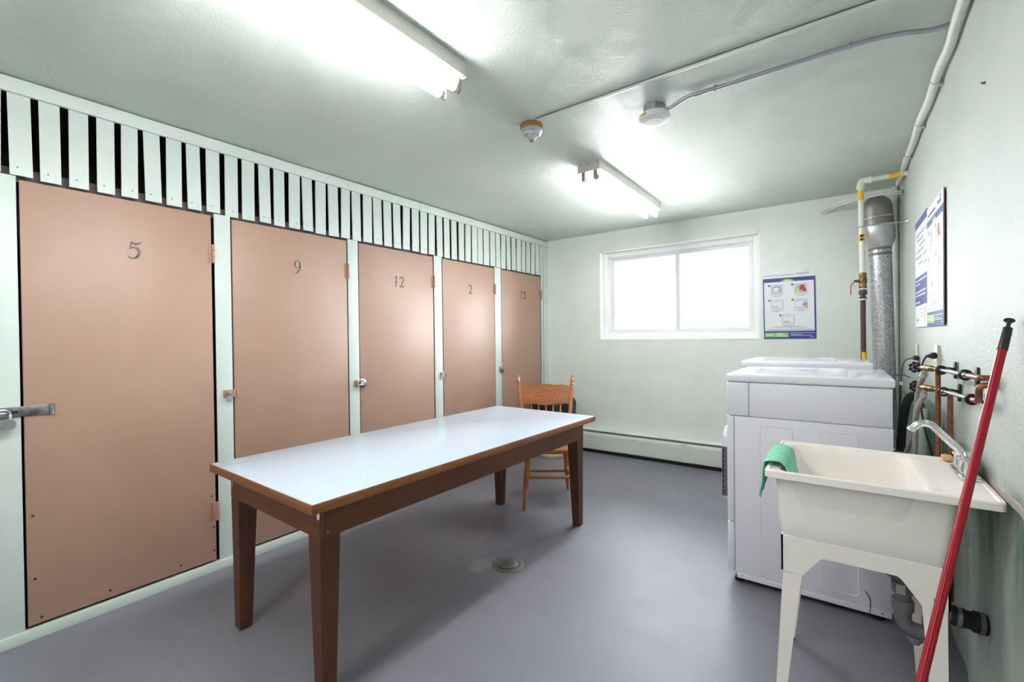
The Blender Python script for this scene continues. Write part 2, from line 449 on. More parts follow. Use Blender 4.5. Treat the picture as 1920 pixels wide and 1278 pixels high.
# window
win = tag(empty('window_1', (0, 0, 0)), kind='structure')
rv = MB()
for a, b in (((WX0, 0.004, WZ0 - 0.001), (WX0 + 0.012, 0.12, WZ1)), ((WX1 - 0.012, 0.004, WZ0), (WX1, 0.12, WZ1)), ((WX0, 0.004, WZ1 - 0.012), (WX1, 0.12, WZ1))): rv.box(a, b, 0.002)
rv.build('reveal', 'reveal', win)
MB().prism([(-0.004, WZ0 - 0.004), (-0.004, WZ0 + 0.010), (0.13, WZ0 + 0.026), (0.13, WZ0 - 0.004)], 'x', WX0, WX1).build('window_sill', 'reveal', win)
def ring_frame(x0, x1, z0, z1, w, y0, y1, name, mat, bev=0.004, parent=win):
    m = MB(); m.box((x0, y0, z0), (x0 + w, y1, z1), bev); m.box((x1 - w, y0, z0), (x1, y1, z1), bev)
    m.box((x0 + w, y0, z0), (x1 - w, y1, z0 + w), bev); m.box((x0 + w, y0, z1 - w), (x1 - w, y1, z1), bev)
    return m.build(name, mat, parent)
ring_frame(0.690, 2.252, 1.272, 2.225, 0.052, 0.095, 0.20, 'window_frame', 'reveal')
ring_frame(0.725, 2.222, 1.305, 2.192, 0.03, 0.115, 0.20, 'window_track', 'vinyl')
for nm, x0, x1, y0 in (('left', 0.752, 1.535, 0.15), ('right', 1.475, 2.198, 0.125)):
    sash = ring_frame(x0, x1, 1.325, 2.175, 0.045, y0, y0 + 0.025, 'sash', 'vinyl', 0.003)
    MB().box((x0 + 0.04, y0 + 0.010, 1.362), (x1 - 0.04, y0 + 0.014, 2.138)).build('pane', 'glass', sash)

# ------------------------------------------------------------------ locker partition (left wall)
lw = tag(empty('wall_left', (0, 0, 0)), kind='structure')
SL = [(-4.426, -4.377), (-4.356, -4.287), (-4.263, -4.196), (-4.168, -4.101), (-4.072, -4.007), (-3.981, -3.916), (-3.89, -3.822), (-3.797, -3.729), (-3.704, -3.64), (-3.612, -3.545), (-3.517, -3.449), (-3.425, -3.356), (-3.328, -3.262), (-3.238, -3.172), (-3.143, -3.072), (-3.052, -2.984), (-2.961, -2.888), (-2.866, -2.792), (-2.767, -2.699), (-2.677, -2.608), (-2.585, -2.51), (-2.492, -2.417), (-2.396, -2.324), (-2.303, -2.233), (-2.206, -2.138), (-2.112, -2.04), (-2.019, -1.945), (-1.924, -1.855), (-1.829, -1.763), (-1.738, -1.67), (-1.644, -1.577), (-1.547, -1.476), (-1.454, -1.38), (-1.362, -1.288), (-1.276, -1.203), (-1.186, -1.102), (-1.085, -1.007), (-0.989, -0.918), (-0.899, -0.825), (-0.806, -0.74), (-0.714, -0.641), (-0.621, -0.544), (-0.524, -0.457), (-0.435, -0.36), (-0.338, -0.266), (-0.249, -0.169), (-0.151, -0.092)]
y = -4.47
while y > -6.6:
    SL.insert(0, (y - 0.07, y)); y -= 0.093
for a, b in SL:
    t = random.uniform(-0.003, 0.003); zb = 2.019 + random.uniform(-0.004, 0.004); bd = random.uniform(-0.003, 0.0)
    m = MB(); q = [(a + t, zb), (b + t, zb), (b - t, 2.40), (a - t, 2.40)]
    m.prism(q, 'x', -0.008 + bd, 0.0 + bd)
    sl = m.build('slat', 'mint', lw)
    if a > -4.4 and random.random() < 0.75:
        MB().lathe([(0.0035, 0), (0.0035, 0.001)], ((bd - 0.0003), (a + b) / 2 + random.uniform(-0.012, 0.012), zb + 0.035), (1, 0, 0), 8).build('nail_head', 'greyslot', sl)
for a, b in ((-6.69, -2.041), (-2.037, 0.0)):
    box('header_board', 'mint', (-0.005, a, 2.368), (0.016, b, 2.432), lw, 0.003)
STILES = [(-4.436, -4.337), (-3.578, -3.494), (-2.722, -2.638), (-1.872, -1.778), (-1.022, -0.917), (-0.140, -0.102)]
for a, b in STILES: box('stile', 'mint', (-0.008, a, 0.045), (0.0, b, 2.017), lw, 0.002)
box('stile', 'mint', (-0.008, -6.69, 0.045), (0.0, -4.445, 2.017), lw, 0.002)
box('corner_post', 'mint', (-0.03, -0.090, 0.0), (0.006, 0.0, 2.366), lw, 0.003)
box('stud_rail', 'stud', (-0.090, -6.69, 2.0), (-0.040, 0, 2.060), lw)
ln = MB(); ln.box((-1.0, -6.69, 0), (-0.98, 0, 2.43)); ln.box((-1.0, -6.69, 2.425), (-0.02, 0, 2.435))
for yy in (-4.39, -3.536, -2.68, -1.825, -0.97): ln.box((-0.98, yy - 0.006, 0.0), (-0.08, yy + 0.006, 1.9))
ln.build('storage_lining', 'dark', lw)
tag(box('baseboard_left', 'mint', (-0.03, -6.69, 0.0), (0.009, -0.004, 0.050), bev=0.003), kind='structure')

def ribbon(strokes, place, th=0.004):
    m = MB()
    for pts, ws in strokes:
        P = spline([(a, b, 0) for a, b in pts], 6); n = len(P)
        k = len(ws) - 1
        R = []
        for i, p in enumerate(P):
            t = (P[min(i + 1, n - 1)] - P[max(i - 1, 0)]).normalized(); nn = Vector((-t.y, t.x, 0))
            f = i / (n - 1) * k; j = min(int(f), k - 1); w = ws[j] + (ws[j + 1] - ws[j]) * (f - j)
            R.append([place(p + nn * w / 2, 0), place(p - nn * w / 2, 0), place(p - nn * w * 0.3, th), place(p + nn * w * 0.3, th)])
        m.rings(R)
    return m
DIG = {
    '5': [([(.26, .97), (.22, .76), (.17, .54)], [.10, .09, .07]), ([(.26, .93), (.45, .86), (.62, .90), (.80, .99)], [.09, .13, .12, .05]),
          ([(.18, .56), (.36, .66), (.58, .60), (.70, .40), (.62, .17), (.42, .04), (.20, .06), (.06, .15)], [.05, .09, .15, .18, .15, .09, .07, .05])],
    '9': [([(.62, .72), (.55, .90), (.38, .97), (.18, .88), (.12, .68), (.22, .50), (.40, .47), (.56, .56), (.63, .72)], [.12, .08, .06, .09, .13, .09, .06, .06, .10]),
          ([(.62, .74), (.63, .52), (.54, .28), (.36, .09), (.14, .0)], [.14, .15, .13, .10, .04])],
    '2': [([(.10, .74), (.16, .90), (.34, .98), (.54, .90), (.60, .72), (.48, .46), (.28, .22), (.08, .03)], [.10, .08, .07, .11, .15, .12, .08, .06]),
          ([(.08, .05), (.26, .12), (.46, .05), (.66, .14), (.70, .24)], [.07, .12, .12, .08, .04])],
    '1': [([(.10, .80), (.24, .88), (.34, .99)], [.05, .07, .10]), ([(.33, .97), (.32, .6), (.28, .3), (.25, .0)], [.12, .12, .11, .09])],
}
DY = [(-4.328, -3.594), (-3.4863, -2.7326), (-2.632, -1.886), (-1.769, -1.0316), (-0.911, -0.158)]
NUMS = [('5', -3.945, 1.757), ('9', -3.098, 1.771), ('12', -2.262, 1.752), ('2', -1.402, 1.758), ('15', -0.520, 1.765)]
WORDS = ['5', '9', '12', '2', '15']
for i, ((a, b), (num, ny, nz)) in enumerate(zip(DY, NUMS)):
    d = tag(MB().box((-0.022, a, 0.064), (0.001, b, 2.002), 0.002).build('door_%d' % (i + 1), 'door'), kind='structure')
    d['label'] = 'salmon flush storage door with the number %s' % num
    hh = 0.088
    for k, ch in enumerate(num):
        y0 = ny - 0.026 * len(num) + k * 0.055 + (0.004 if ch == '1' else 0) + 0.002
        w = 0.078
        lean = 0.0 if i != 0 else 0.06
        ribbon(DIG[ch], lambda p, t, y0=y0: Vector((0.0012 + t, y0 + (p.x + lean * p.y) * w * 0.9, nz - hh / 2 + p.y * hh))).build('numeral', 'digit', d)
    for z0, z1 in ((1.735, 1.84), (0.285, 0.39)):
        m = MB()
        for k in range(3):
            q = (z1 - z0) / 3; m.tube([(0.010, b + 0.006, z0 + k * q + 0.0012), (0.010, b + 0.006, z0 + (k + 1) * q - 0.0012)], 0.0085, 12)
        m.box((0.0005, b - 0.014, z0), (0.005, b + 0.006, z1), 0.001)
        m.build('hinge', 'salmon_metal', d)
nails = [(-4.308, .542), (-4.305, .264), (-4.287, .088), (-4.055, .098), (-3.764, .098), (-3.613, .426), (-3.605, .251), (-3.605, .118)]
d1 = bpy.data.objects['door_1']
for ny, nz in nails: MB().lathe([(0.006, 0), (0.004, 0.0015)], (0.0008, ny, nz), (1, 0, 0), 10).build('nail_head', 'nail', d1)
for i, (a, b) in enumerate(DY[1:]):
    dd = bpy.data.objects['door_%d' % (i + 2)]
    for ny in (a + 0.02, b - 0.014):
        for nz in (0.12, 0.27, 0.43): MB().lathe([(0.005, 0), (0.004, 0.0015)], (0.0008, ny, nz), (1, 0, 0), 8).build('nail_head', 'nail', dd)

# hasps (parts of their doors) and the padlocks that hang on them
hs = MB(); hs.box((0.004, -4.45, 0.982), (0.009, -4.250, 1.026), 0.002); hs.tube([(0.010, -4.243, 0.980), (0.010, -4.243, 1.028)], 0.007, 10); hs.box((0.001, -4.241, 0.980), (0.006, -4.232, 1.028), 0.001)
hp = hs.build('hasp', 'steel', d1, label='long bare steel hasp strap')
MB().tube(fillet([(0.0, -4.378, 1.004), (0.032, -4.378, 1.004), (0.032, -4.412, 1.004), (0.0, -4.412, 1.004)], 0.012), 0.0055, 10).build('staple', 'chrome', hp)
box('slot', 'black', (0.0088, -4.372, 0.997), (0.0094, -4.345, 1.009), hp)
for dn, y0, y1, z0, z1 in ((2, -3.548, -3.462, 0.972, 1.014), (3, -2.690, -2.600, 0.955, 0.997), (4, -1.815, -1.738, 0.957, 0.995), (5, -0.965, -0.895, 0.955, 0.995)):
    h = MB(); h.box((0.003, y0, z0), (0.007, y1, z1), 0.0015); h.tube([(0.008, y1 - 0.012, z0), (0.008, y1 - 0.012, z1)], 0.005, 8)
    hp = h.build('hasp', 'salmon_metal', bpy.data.objects['door_%d' % dn])
    MB().torus((0.012, y0 + 0.024, (z0 + z1) / 2), (0, 0, 1), 0.010, 0.003, 14, 6).build('staple', 'steel', hp)

def padlock(y, z, w, h, th, mat, label, sh=0.035, rd=0.006, x=0.022, tilt=0.0):
    t = thing('padlock', (x, y, z), label, 'padlock', 'padlocks on the storage doors')
    poly = rrect(y - w / 2, y + w / 2, z - h / 2, z + h / 2, min(rd, w * 0.45, h * 0.45), 5)
    MB().prism(poly, 'x', x - th / 2, x + th / 2).build('lock_body', mat, t)
    q = w * 0.30
    pts = [(x, y - q, z + h / 2 - 0.003)] + [(x, y - q * math.cos(PI * k / 10), z + h / 2 + sh - q + q * math.sin(PI * k / 10)) for k in range(11)] + [(x, y + q, z + h / 2 - 0.003)]
    MB().tube(pts, max(0.0026, w * 0.075), 8).build('shackle', 'chrome', t)
    MB().lathe([(0.004, 0), (0.003, 0.0012)], (x + th / 2 - 0.0004, y, z - h * 0.2), (1, 0, 0), 10).build('keyhole', 'greyslot', t)
    return t
padlock(-4.395, 0.957, 0.078, 0.046, 0.022, 'satin', 'rounded silver padlock on the steel hasp of door 5', 0.038, 0.020, 0.034)
padlock(-3.522, 0.963, 0.024, 0.034, 0.014, 'satin', 'small silver padlock on the salmon hasp of door 9', 0.026, 0.004, 0.020)
padlock(-1.800, 0.958, 0.028, 0.036, 0.015, 'chrome', 'shiny chrome padlock on the hasp of door 2', 0.024, 0.010, 0.020)
padlock(-0.932, 0.945, 0.032, 0.030, 0.015, 'brass', 'brass padlock on the hasp of door 15', 0.026, 0.004, 0.020)
t = thing('padlock', (0.028, -2.640, 0.974), 'round chrome disc padlock on the hasp of door 12', 'padlock', 'padlocks on the storage doors')
MB().lathe([(0.024, -0.014), (0.034, -0.010), (0.036, 0), (0.034, 0.010), (0.024, 0.015), (0.010, 0.017)], (0.028, -2.640, 0.974), (1, 0, 0), 28).build('lock_body', 'chrome', t)
MB().lathe([(0.010, 0), (0.009, 0.001)], (0.0425, -2.662, 0.982), (1, 0, 0), 14).build('shackle_notch', 'black', t)
MB().lathe([(0.004, 0), (0.004, 0.001)], (0.0452, -2.634, 0.970), (1, 0, 0), 10).build('keyhole', 'black', t)

# ------------------------------------------------------------------ worktable
tb = thing('work_table', (1.023, -2.812, 0), 'long work table with pale blue laminate top and dark brown wooden legs', 'table', local=True, rz=math.radians(-1.25))
hx, hy, zt = 0.436, 1.025, 0.747
MB().box((-hx + 0.004, -hy + 0.004, zt - 0.004), (hx - 0.004, hy - 0.004, zt), 0.0008).build('tabletop', 'laminate', tb)
box('top_board', 'wood_y', (-hx + 0.02, -hy + 0.02, zt - 0.030), (hx - 0.02, hy - 0.02, zt - 0.0045), tb)
ed = [('wood_x', (-hx, -hy, zt - 0.036), (hx - 0.0, -hy + 0.018, zt - 0.0015)), ('wood_x', (-hx, hy - 0.018, zt - 0.036), (hx, hy, zt - 0.0015)),
      ('wood_y', (hx - 0.018, -hy + 0.0185, zt - 0.036), (hx, hy - 0.0185, zt - 0.0015)), ('wood_y', (-hx, -hy + 0.0185, zt - 0.036), (-hx + 0.018, hy - 0.0185, zt - 0.0015))]
for mt, a, b in ed: box('edge_band', mt, a, b, tb, 0.002)
box('seam_line', 'greyslot', (-hx + 0.10, -hy + 0.005, zt - 0.0002), (-hx + 0.1025, -hy + 0.20, zt + 0.0002), tb)
lx, ly = 0.374, 0.963
for mt, a, b in (('wood_ax', (-lx, -ly, 0.592), (lx, -ly + 0.022, zt - 0.037)), ('wood_ax', (-lx, ly - 0.022, 0.592), (lx, ly, zt - 0.037)),
                 ('wood_a', (lx - 0.022, -ly + 0.0225, 0.592), (lx, ly - 0.0225, zt - 0.037)), ('wood_a', (-lx, -ly + 0.0225, 0.592), (-lx + 0.022, ly - 0.0225, zt - 0.037))):
    box('apron', mt, a, b, tb, 0.002)
for sx in (-1, 1):
    for sy in (-1, 1):
        m = MB(); rs = []
        for z, wd, ins in ((0.0, 0.046, 0.009), (0.006, 0.052, 0.006), (0.585, 0.078, 0.001), (0.705, 0.078, 0.023)):
            x0 = sx * (lx - ins); y0 = sy * (ly - ins); x1 = x0 - sx * wd; y1 = y0 - sy * wd
            if z > 0.6: x1 = sx * (lx - 0.079); y1 = sy * (ly - 0.079)
            rs.append([(x0, y0, z), (x1, y0, z), (x1, y1, z), (x0, y1, z)])
        lg = m.rings(rs).build('leg', 'wood_z', tb, smooth=0)
        MB().lathe([(0.005, 0), (0.004, 0.002)], (sx * (lx + 0.0), sy * (ly - 0.03), 0.612), (sx, 0, 0), 10).build('screw', 'steel', lg)

MB().prism([(0.326, 0.7095), (0.350, 0.7095), (0.357, 0.700), (0.365, 0.709), (0.3735, 0.7095), (0.3735, 0.665), (0.362, 0.660), (0.356, 0.672), (0.362, 0.690), (0.345, 0.697)], 'y', -ly - 0.0012, -ly + 0.0002).build('paint_chip', 'pwhite', tb, smooth=0, label='white chipped patch under the near corner')
MB().prism([(-0.362, 0.668), (-0.350, 0.672), (-0.346, 0.655), (-0.352, 0.640), (-0.363, 0.645)], 'y', -ly - 0.0010, -ly + 0.0002).build('tape_scrap', 'bluescrap', tb, smooth=0, label='small blue tape scrap')

# ------------------------------------------------------------------ pressed-back chair
ch = thing('wooden_chair', (0.964, -1.578, 0), 'golden oak pressed-back chair at the far end of the work table', 'chair', local=True, rz=0.62)
sz = 0.445
seat_poly = []
for k in range(40):
    a = 2 * PI * k / 40; c, s_ = math.cos(a), math.sin(a); e = 0.42
    rx = 0.215 if s_ < 0 else 0.195
    seat_poly.append((math.copysign(abs(c) ** e, c) * rx, math.copysign(abs(s_) ** e, s_) * 0.205 - 0.01))
m = MB()
m.rings([[(x * 0.93, y * 0.93, sz - 0.034) for x, y in seat_poly], [(x * 0.99, y * 0.99, sz - 0.028) for x, y in seat_poly], [(x, y, sz - 0.012) for x, y in seat_poly], [(x * 0.97, y * 0.97, sz - 0.001) for x, y in seat_poly], [(x * 0.80, y * 0.80, sz - 0.006) for x, y in seat_poly], [(x * 0.4, y * 0.4, sz - 0.012) for x, y in seat_poly]])
m.build('seat', 'oak_x', ch)
def turned(p0, p1, prof, seg=14):
    p0 = Vector(p0); p1 = Vector(p1); return MB().lathe([(r, h * (p1 - p0).length) for r, h in prof], p0, p1 - p0, seg)
legprof = [(0.010, 0), (0.013, 0.02), (0.014, 0.08), (0.0155, 0.2), (0.018, 0.33), (0.0155, 0.345), (0.019, 0.36), (0.016, 0.375), (0.019, 0.39), (0.021, 0.5), (0.0225, 0.68), (0.018, 0.72), (0.022, 0.74), (0.020, 0.86), (0.016, 1.0)]
FEET = {}
for sx in (-1, 1):
    for nm, by, ty, bx, tx in (('f', -0.238, -0.165, 0.205, 0.165), ('b', 0.23, 0.15, 0.176, 0.150)):
        p0 = Vector((sx * bx, by, 0)); p1 = Vector((sx * tx, ty, sz - 0.025)); FEET[(nm, sx)] = (p0, p1)
        turned(p0, p1, legprof).build('leg', 'oak', ch)
def on(k, f): a, b = FEET[k]; return a.lerp(b, f)
strprof = [(0.008, 0)] + [(0.0105 + (0.0025 if k % 2 else 0), 0.04 + k * 0.92 / 22) for k in range(23)] + [(0.008, 1)]
for a, b, f in ((('f', -1), ('f', 1), 0.56), (('b', -1), ('b', 1), 0.40), (('f', -1), ('b', -1), 0.48), (('f', 1), ('b', 1), 0.48)):
    turned(on(a, f), on(b, f), strprof, 12).build('stretcher', 'oak', ch)
postprof = [(0.013, 0), (0.016, 0.05), (0.0135, 0.07), (0.017, 0.09), (0.0135, 0.11), (0.017, 0.13), (0.0145, 0.2), (0.0165, 0.45), (0.0165, 0.80), (0.0185, 0.825), (0.013, 0.84), (0.019, 0.855), (0.011, 0.87), (0.016, 0.90), (0.017, 0.925), (0.010, 0.955), (0.0085, 0.965), (0.012, 0.98), (0.010, 0.995), (0.003, 1.0)]
PB = {}
for sx in (-1, 1):
    p0 = Vector((sx * 0.178, 0.165, sz - 0.02)); p1 = Vector((sx * 0.237, 0.323, 0.963)); PB[sx] = (p0, p1)
    turned(p0, p1, postprof, 16).build('back_post', 'oak', ch)
def bk(x, f):    # point on the back at fraction f up the posts, x from -1..1, with a slight backward bow
    a = PB[-1][0].lerp(PB[-1][1], f); b = PB[1][0].lerp(PB[1][1], f); p = a.lerp(b, (x + 1) / 2); p.y += 0.022 * (1 - x * x); return p
nrm = Vector((0, -0.95, 0.29))
m = MB(); rs = []
for k in range(33):
    x = -0.96 + 1.92 * k / 32; ax = abs(x)
    top = 0.835 + 0.022 * (1 - ax) ** 0.6 + 0.010 * math.cos(ax * 9.0) * (0.3 + ax) - (0.012 if ax > 0.62 else 0)
    bot = 0.545 - 0.012 * math.cos(ax * 6) + (0.020 if ax > 0.72 else 0)
    a, b = bk(x, bot), bk(x, top); rs.append([a + nrm * 0.010, b + nrm * 0.010, b - nrm * 0.010, a - nrm * 0.010])
crest = m.rings(rs).build('crest_rail', 'oak_x', ch)
m = MB()
for R0 in (0.03, 0.055, 0.085):
    pts = []
    for k in range(25):
        a = PI * k / 24; x = math.cos(a) * R0 / 0.2 * 1.3; f = 0.60 + math.sin(a) * R0 * 2.2
        pts.append(bk(x, f) + nrm * 0.0105)
    m.tube(pts, 0.0022, 6)
for sx in (-1, 1):
    pts = [bk(sx * (0.60 + 0.16 * math.cos(q) * (1 - q / 14)), 0.70 + 0.055 * math.sin(q) * (1 - q / 14)) + nrm * 0.0105 for q in [i * 0.45 for i in range(26)]]
    m.tube(pts, 0.0022, 6)
m.build('pressed_ornament', 'oak_light', crest)
MB().rings([[bk(x, 0.20) + nrm * 0.009, bk(x, 0.27) + nrm * 0.009, bk(x, 0.27) - nrm * 0.009, bk(x, 0.20) - nrm * 0.009] for x in [-0.97 + 1.94 * k / 12 for k in range(13)]]).build('lower_rail', 'oak_x', ch)
for k in range(5):
    x = -0.60 + 0.30 * k
    turned(bk(x, 0.26), bk(x, 0.55), [(0.005, 0), (0.007, 0.15), (0.0085, 0.3), (0.0055, 0.36), (0.0085, 0.42), (0.007, 0.7), (0.005, 1)], 10).build('spindle', 'oak', ch)

# ------------------------------------------------------------------ waste bin and bag behind the chair
bx, by = 0.30, -0.40
wbn = thing('waste_bin', (bx, by, 0), 'cream plastic waste bin behind the wooden chair', 'bin')
prof = [(0.150, 0), (0.160, 0.01)]
for k in range(12): prof += [(0.163 + k * 0.0046, 0.03 + k * 0.043), (0.166 + k * 0.0046, 0.036 + k * 0.043), (0.163 + k * 0.0046, 0.042 + k * 0.043)]
prof += [(0.232, 0.56), (0.238, 0.57), (0.230, 0.575), (0.222, 0.56), (0.155, 0.02)]
MB().lathe(prof, (bx, by, 0), (0, 0, 1), 40).build('bin_body', 'bin', wbn)
bag = tag(empty('bin_bag', (bx, by, 0.5)), 'shiny black bin bag folded over the rim of the cream bin', 'bin bag')
m = MB(); rs = []
for (r, z, am) in ((0.222, 0.40, 0.0), (0.246, 0.42, 0.006), (0.250, 0.50, 0.007), (0.252, 0.575, 0.006), (0.244, 0.605, 0.010), (0.220, 0.60, 0.012), (0.17, 0.57, 0.014), (0.10, 0.53, 0.02), (0.03, 0.52, 0.02)):
    rs.append([(bx + (r + am * (math.sin(9 * a + z * 30) + 0.6 * math.sin(17 * a - z * 50))) * math.cos(a), by + (r + am * math.sin(7 * a + z * 40)) * math.sin(a), z + am * 1.8 * math.sin(6 * a + r * 40)) for a in [2 * PI * j / 72 for j in range(72)]])
m.rings(rs, True, False).build('bag_film', 'bag', bag)

# ------------------------------------------------------------------ baseboard heater on the back wall
ht = thing('baseboard_heater', (0.2, -0.04, 0), 'mint painted baseboard heater along the back wall under the window', 'heater')
HX0, HX1 = 0.16, 2.95
MB().prism([(0.0, 0.262), (-0.012, 0.270), (-0.060, 0.262), (-0.068, 0.252), (-0.066, 0.248), (-0.012, 0.258), (-0.010, 0.04), (0, 0.04)], 'x', HX0, HX1).build('back_plate', 'raceway', ht)
prof = [(-0.040, 0.222), (-0.052, 0.226), (-0.066, 0.217)]
zz = 0.205
while zz > 0.06: prof += [(-0.072, zz), (-0.072, zz - 0.017), (-0.0700, zz - 0.0185), (-0.0700, zz - 0.0205)]; zz -= 0.022
prof += [(-0.072, zz), (-0.066, 0.040), (-0.050, 0.038), (-0.052, 0.044), (-0.062, 0.050), (-0.060, 0.210)]
for a, b in ((HX0, 1.596), (1.598, HX1)): MB().prism(prof, 'x', a, b).build('front_panel', 'raceway', ht)
MB().box((1.57, -0.0738, 0.042), (1.625, -0.0722, 0.222)).build('splice_cover', 'raceway', ht)
m = MB(); m.tube([(HX0 + 0.02, -0.035, 0.12), (HX1 - 0.02, -0.035, 0.12)], 0.011, 10)
for k in range(150): m.box((HX0 + 0.05 + k * 0.0182, -0.056, 0.08), (HX0 + 0.0506 + k * 0.0182, -0.014, 0.19))
m.build('heating_fins', 'under', ht, smooth=0)
box('toe_recess', 'under', (HX0, -0.045, 0.0), (HX1, -0.004, 0.04), ht)
for x in (HX0 - 0.012, HX1): box('end_cap', 'raceway', (x, -0.073, 0.03), (x + 0.012, 0.0, 0.268), ht, 0.002)

# ------------------------------------------------------------------ laundry machines
def machine(x0, y0, dz, label, near):
    t = thing('laundry_machine', (x0 + 0.34, y0 + 0.34, 0), label, 'laundry machine', 'white laundry machines by the right wall')
    x1, y1 = x0 + 0.678, y0 + 0.672; zt = 1.094 + dz
    A = lambda x, y, z: (x0 + x, y0 + y, z + (dz if z > 0.5 else 0))
    box('cabinet', 'white', A(0.036, 0.004, 0.055), A(0.676, 0.668, 0.874), t, 0.003)
    box('kick_panel', 'white', A(0.045, 0.002, 0.028), A(0.668, 0.666, 0.054), t, 0.002)
    box('upper_side_panel', 'white', A(0.106, 0.003, 0.8765), A(0.674, 0.668, 1.050), t, 0.003)
    box('control_console', 'white', A(0.0, 0.001, 0.8765), A(0.104, 0.671, 1.050), t, 0.006)
    cap = MB().box(A(-0.002, -0.004, 1.0525), A(0.684, 0.676, 1.094), 0.010, 3).build('top_cover', 'whitetop', t)
    m = MB(); rs = []
    for ins, z in ((0.0, 1.0935), (0.004, 1.0965), (0.020, 1.0965), (0.030, 1.0945)):
        rs.append([A(px, py, z) for px, py in rrect(0.09 + ins, 0.515 - ins, 0.025 + ins, 0.645 - ins, 0.02, 3)])
    m.rings(rs); m.build('top_panel', 'whitetop', cap)
    box('front_panel', 'white', A(0.0, 0.001, 0.320), A(0.034, 0.671, 0.873), t, 0.006)
    box('lower_front_panel', 'white', A(0.0, 0.001, 0.058), A(0.034, 0.671, 0.316), t, 0.008)
    for px0, px1, pz0, pz1 in ((0.152, 0.300, 0.086, 0.836), (0.408, 0.556, 0.088, 0.838)):
        out = rrect(px0, px1, pz0, pz1, 0.02, 3); inn = rrect(px0 + 0.006, px1 - 0.006, pz0 + 0.006, pz1 - 0.006, 0.015, 3); mid = rrect(px0 + 0.003, px1 - 0.003, pz0 + 0.003, pz1 - 0.003, 0.0175, 3)
        m = MB(); Lr = [m.verts([A(p, yy, q) for p, q in pl]) for pl, yy in ((out, 0.0042), (mid, 0.0025), (inn, 0.0042))]
        for i in range(2):
            for j in range(len(out)): k = (j + 1) % len(out); m.face([Lr[i][j], Lr[i][k], Lr[i + 1][k], Lr[i + 1][j]])
        m.build('pressed_rib', 'white', t)
    dp = rrect(y0 + 0.030, y0 + 0.645, 0.40 + dz, 0.80 + dz, 0.06, 6)
    cy, cz = y0 + 0.3375, 0.60 + dz
    rs = [[(x, cy + (a - cy) * k, cz + (b - cz) * k) for a, b in dp] for x, k in ((x0 - 0.001, 1.0), (x0 - 0.022, 1.0), (x0 - 0.030, 0.95))]
    dr = MB().rings(rs).build('door', 'white', t)
    MB().lathe([(0.15, 0), (0.15, 0.008), (0.135, 0.012), (0.12, 0.004)], (x0 - 0.030, cy, cz), (-1, 0, 0), 36).build('door_ring', 'satin', dr)
    st = box('vent_strip', 'darkgrey', (x0 - 0.0295, y0 + 0.0245, 0.438 + dz), (x0 - 0.002, y0 + 0.031, 0.700 + dz), dr)
    for k in range(9): box('vent_slot', 'black', (x0 - 0.0255, y0 + 0.0239, 0.452 + dz + k * 0.027), (x0 - 0.019, y0 + 0.026, 0.470 + dz + k * 0.027), dr)
    for fx in (0.05, 0.62):
        for fy in (0.045, 0.62): MB().lathe([(0.024, 0), (0.024, 0.012), (0.009, 0.014), (0.009, 0.035)], (x0 + fx, y0 + fy, 0), (0, 0, 1), 14).build('levelling_foot', 'under', t)
    for sx_, sz_ in ((0.07, 0.045), (0.30, 0.045), (0.635, 0.045)): MB().lathe([(0.006, 0), (0.004, 0.003)], A(sx_, 0.0025, sz_), (0, -1, 0), 10).build('screw', 'satin', t)
    box('underside', 'under', A(0.05, 0.02, 0.020), A(0.66, 0.65, 0.030), t)
    if near:
        MB().tube(spline([A(0.575, 0.0005, 0.126), A(0.590, 0.0, 0.10), A(0.592, 0.0, 0.06), A(0.590, 0.0, 0.031)]), 0.0022, 6).build('rubber_smear', 'greyslot', t)
        MB().tube([(x1, y0 + 0.15, 0.74), (x1 + 0.06, y0 + 0.15, 0.738)], 0.012, 10).build('hose_inlet', 'greyhose', t)
    return t
machine(2.371, -2.070, 0.0, 'white laundry machine beside the utility sink, the nearer of two', True)
machine(2.326, -1.345, 0.030, 'white laundry machine by the back wall, behind the nearer machine', False)

# ------------------------------------------------------------------ utility sink
sk = thing('utility_sink', (2.93, -2.645, 0), 'off-white free-standing plastic utility sink on tapered legs', 'sink')
def rr3(x0, x1, y0, y1, r, z): return [(a, b, z) for a, b in rrect(x0, x1, y0, y1, r, 5)]
R = 0.835
m = MB()
m.rings([rr3(2.80, 2.98, -2.78, -2.50, 0.05, 0.602), rr3(2.745, 3.025, -2.83, -2.46, 0.05, 0.606), rr3(2.718, 3.048, -2.858, -2.432, 0.05, 0.635), rr3(2.697, 3.060, -2.878, -2.414, 0.045, R - 0.03), rr3(2.690, 3.066, -2.884, -2.408, 0.045, R - 0.006), rr3(2.683, 3.073, -2.888, -2.404, 0.045, R - 0.001),
         rr3(2.664, 3.208, -2.896, -2.394, 0.012, R - 0.001), rr3(2.660, 3.212, -2.899, -2.391, 0.012, R + 0.003), rr3(2.651, 3.221, -2.905, -2.385, 0.014, R + 0.003), rr3(2.648, 3.223, -2.908, -2.382, 0.014, R - 0.001), rr3(2.648, 3.223, -2.908, -2.382, 0.014, R - 0.022),
         rr3(2.654, 3.218, -2.902, -2.388, 0.012, R - 0.024), rr3(2.676, 3.136, -2.872, -2.418, 0.03, R - 0.022), rr3(2.682, 3.128, -2.866, -2.424, 0.035, 0.66), rr3(2.688, 3.120, -2.862, -2.428, 0.04, 0.612), rr3(2.698, 3.110, -2.853, -2.437, 0.04, 0.592), rr3(2.72, 3.09, -2.835, -2.455, 0.04, 0.584)])
m.build('tub', 'sink', sk, smooth=35)
m = MB()
for k in range(17): yy = -2.86 + k * 0.0275; m.box((3.076, yy, R - 0.003), (3.100, yy + 0.010, R + 0.0025), 0.002)
m.build('soap_ribs', 'sink', sk)
m = MB()
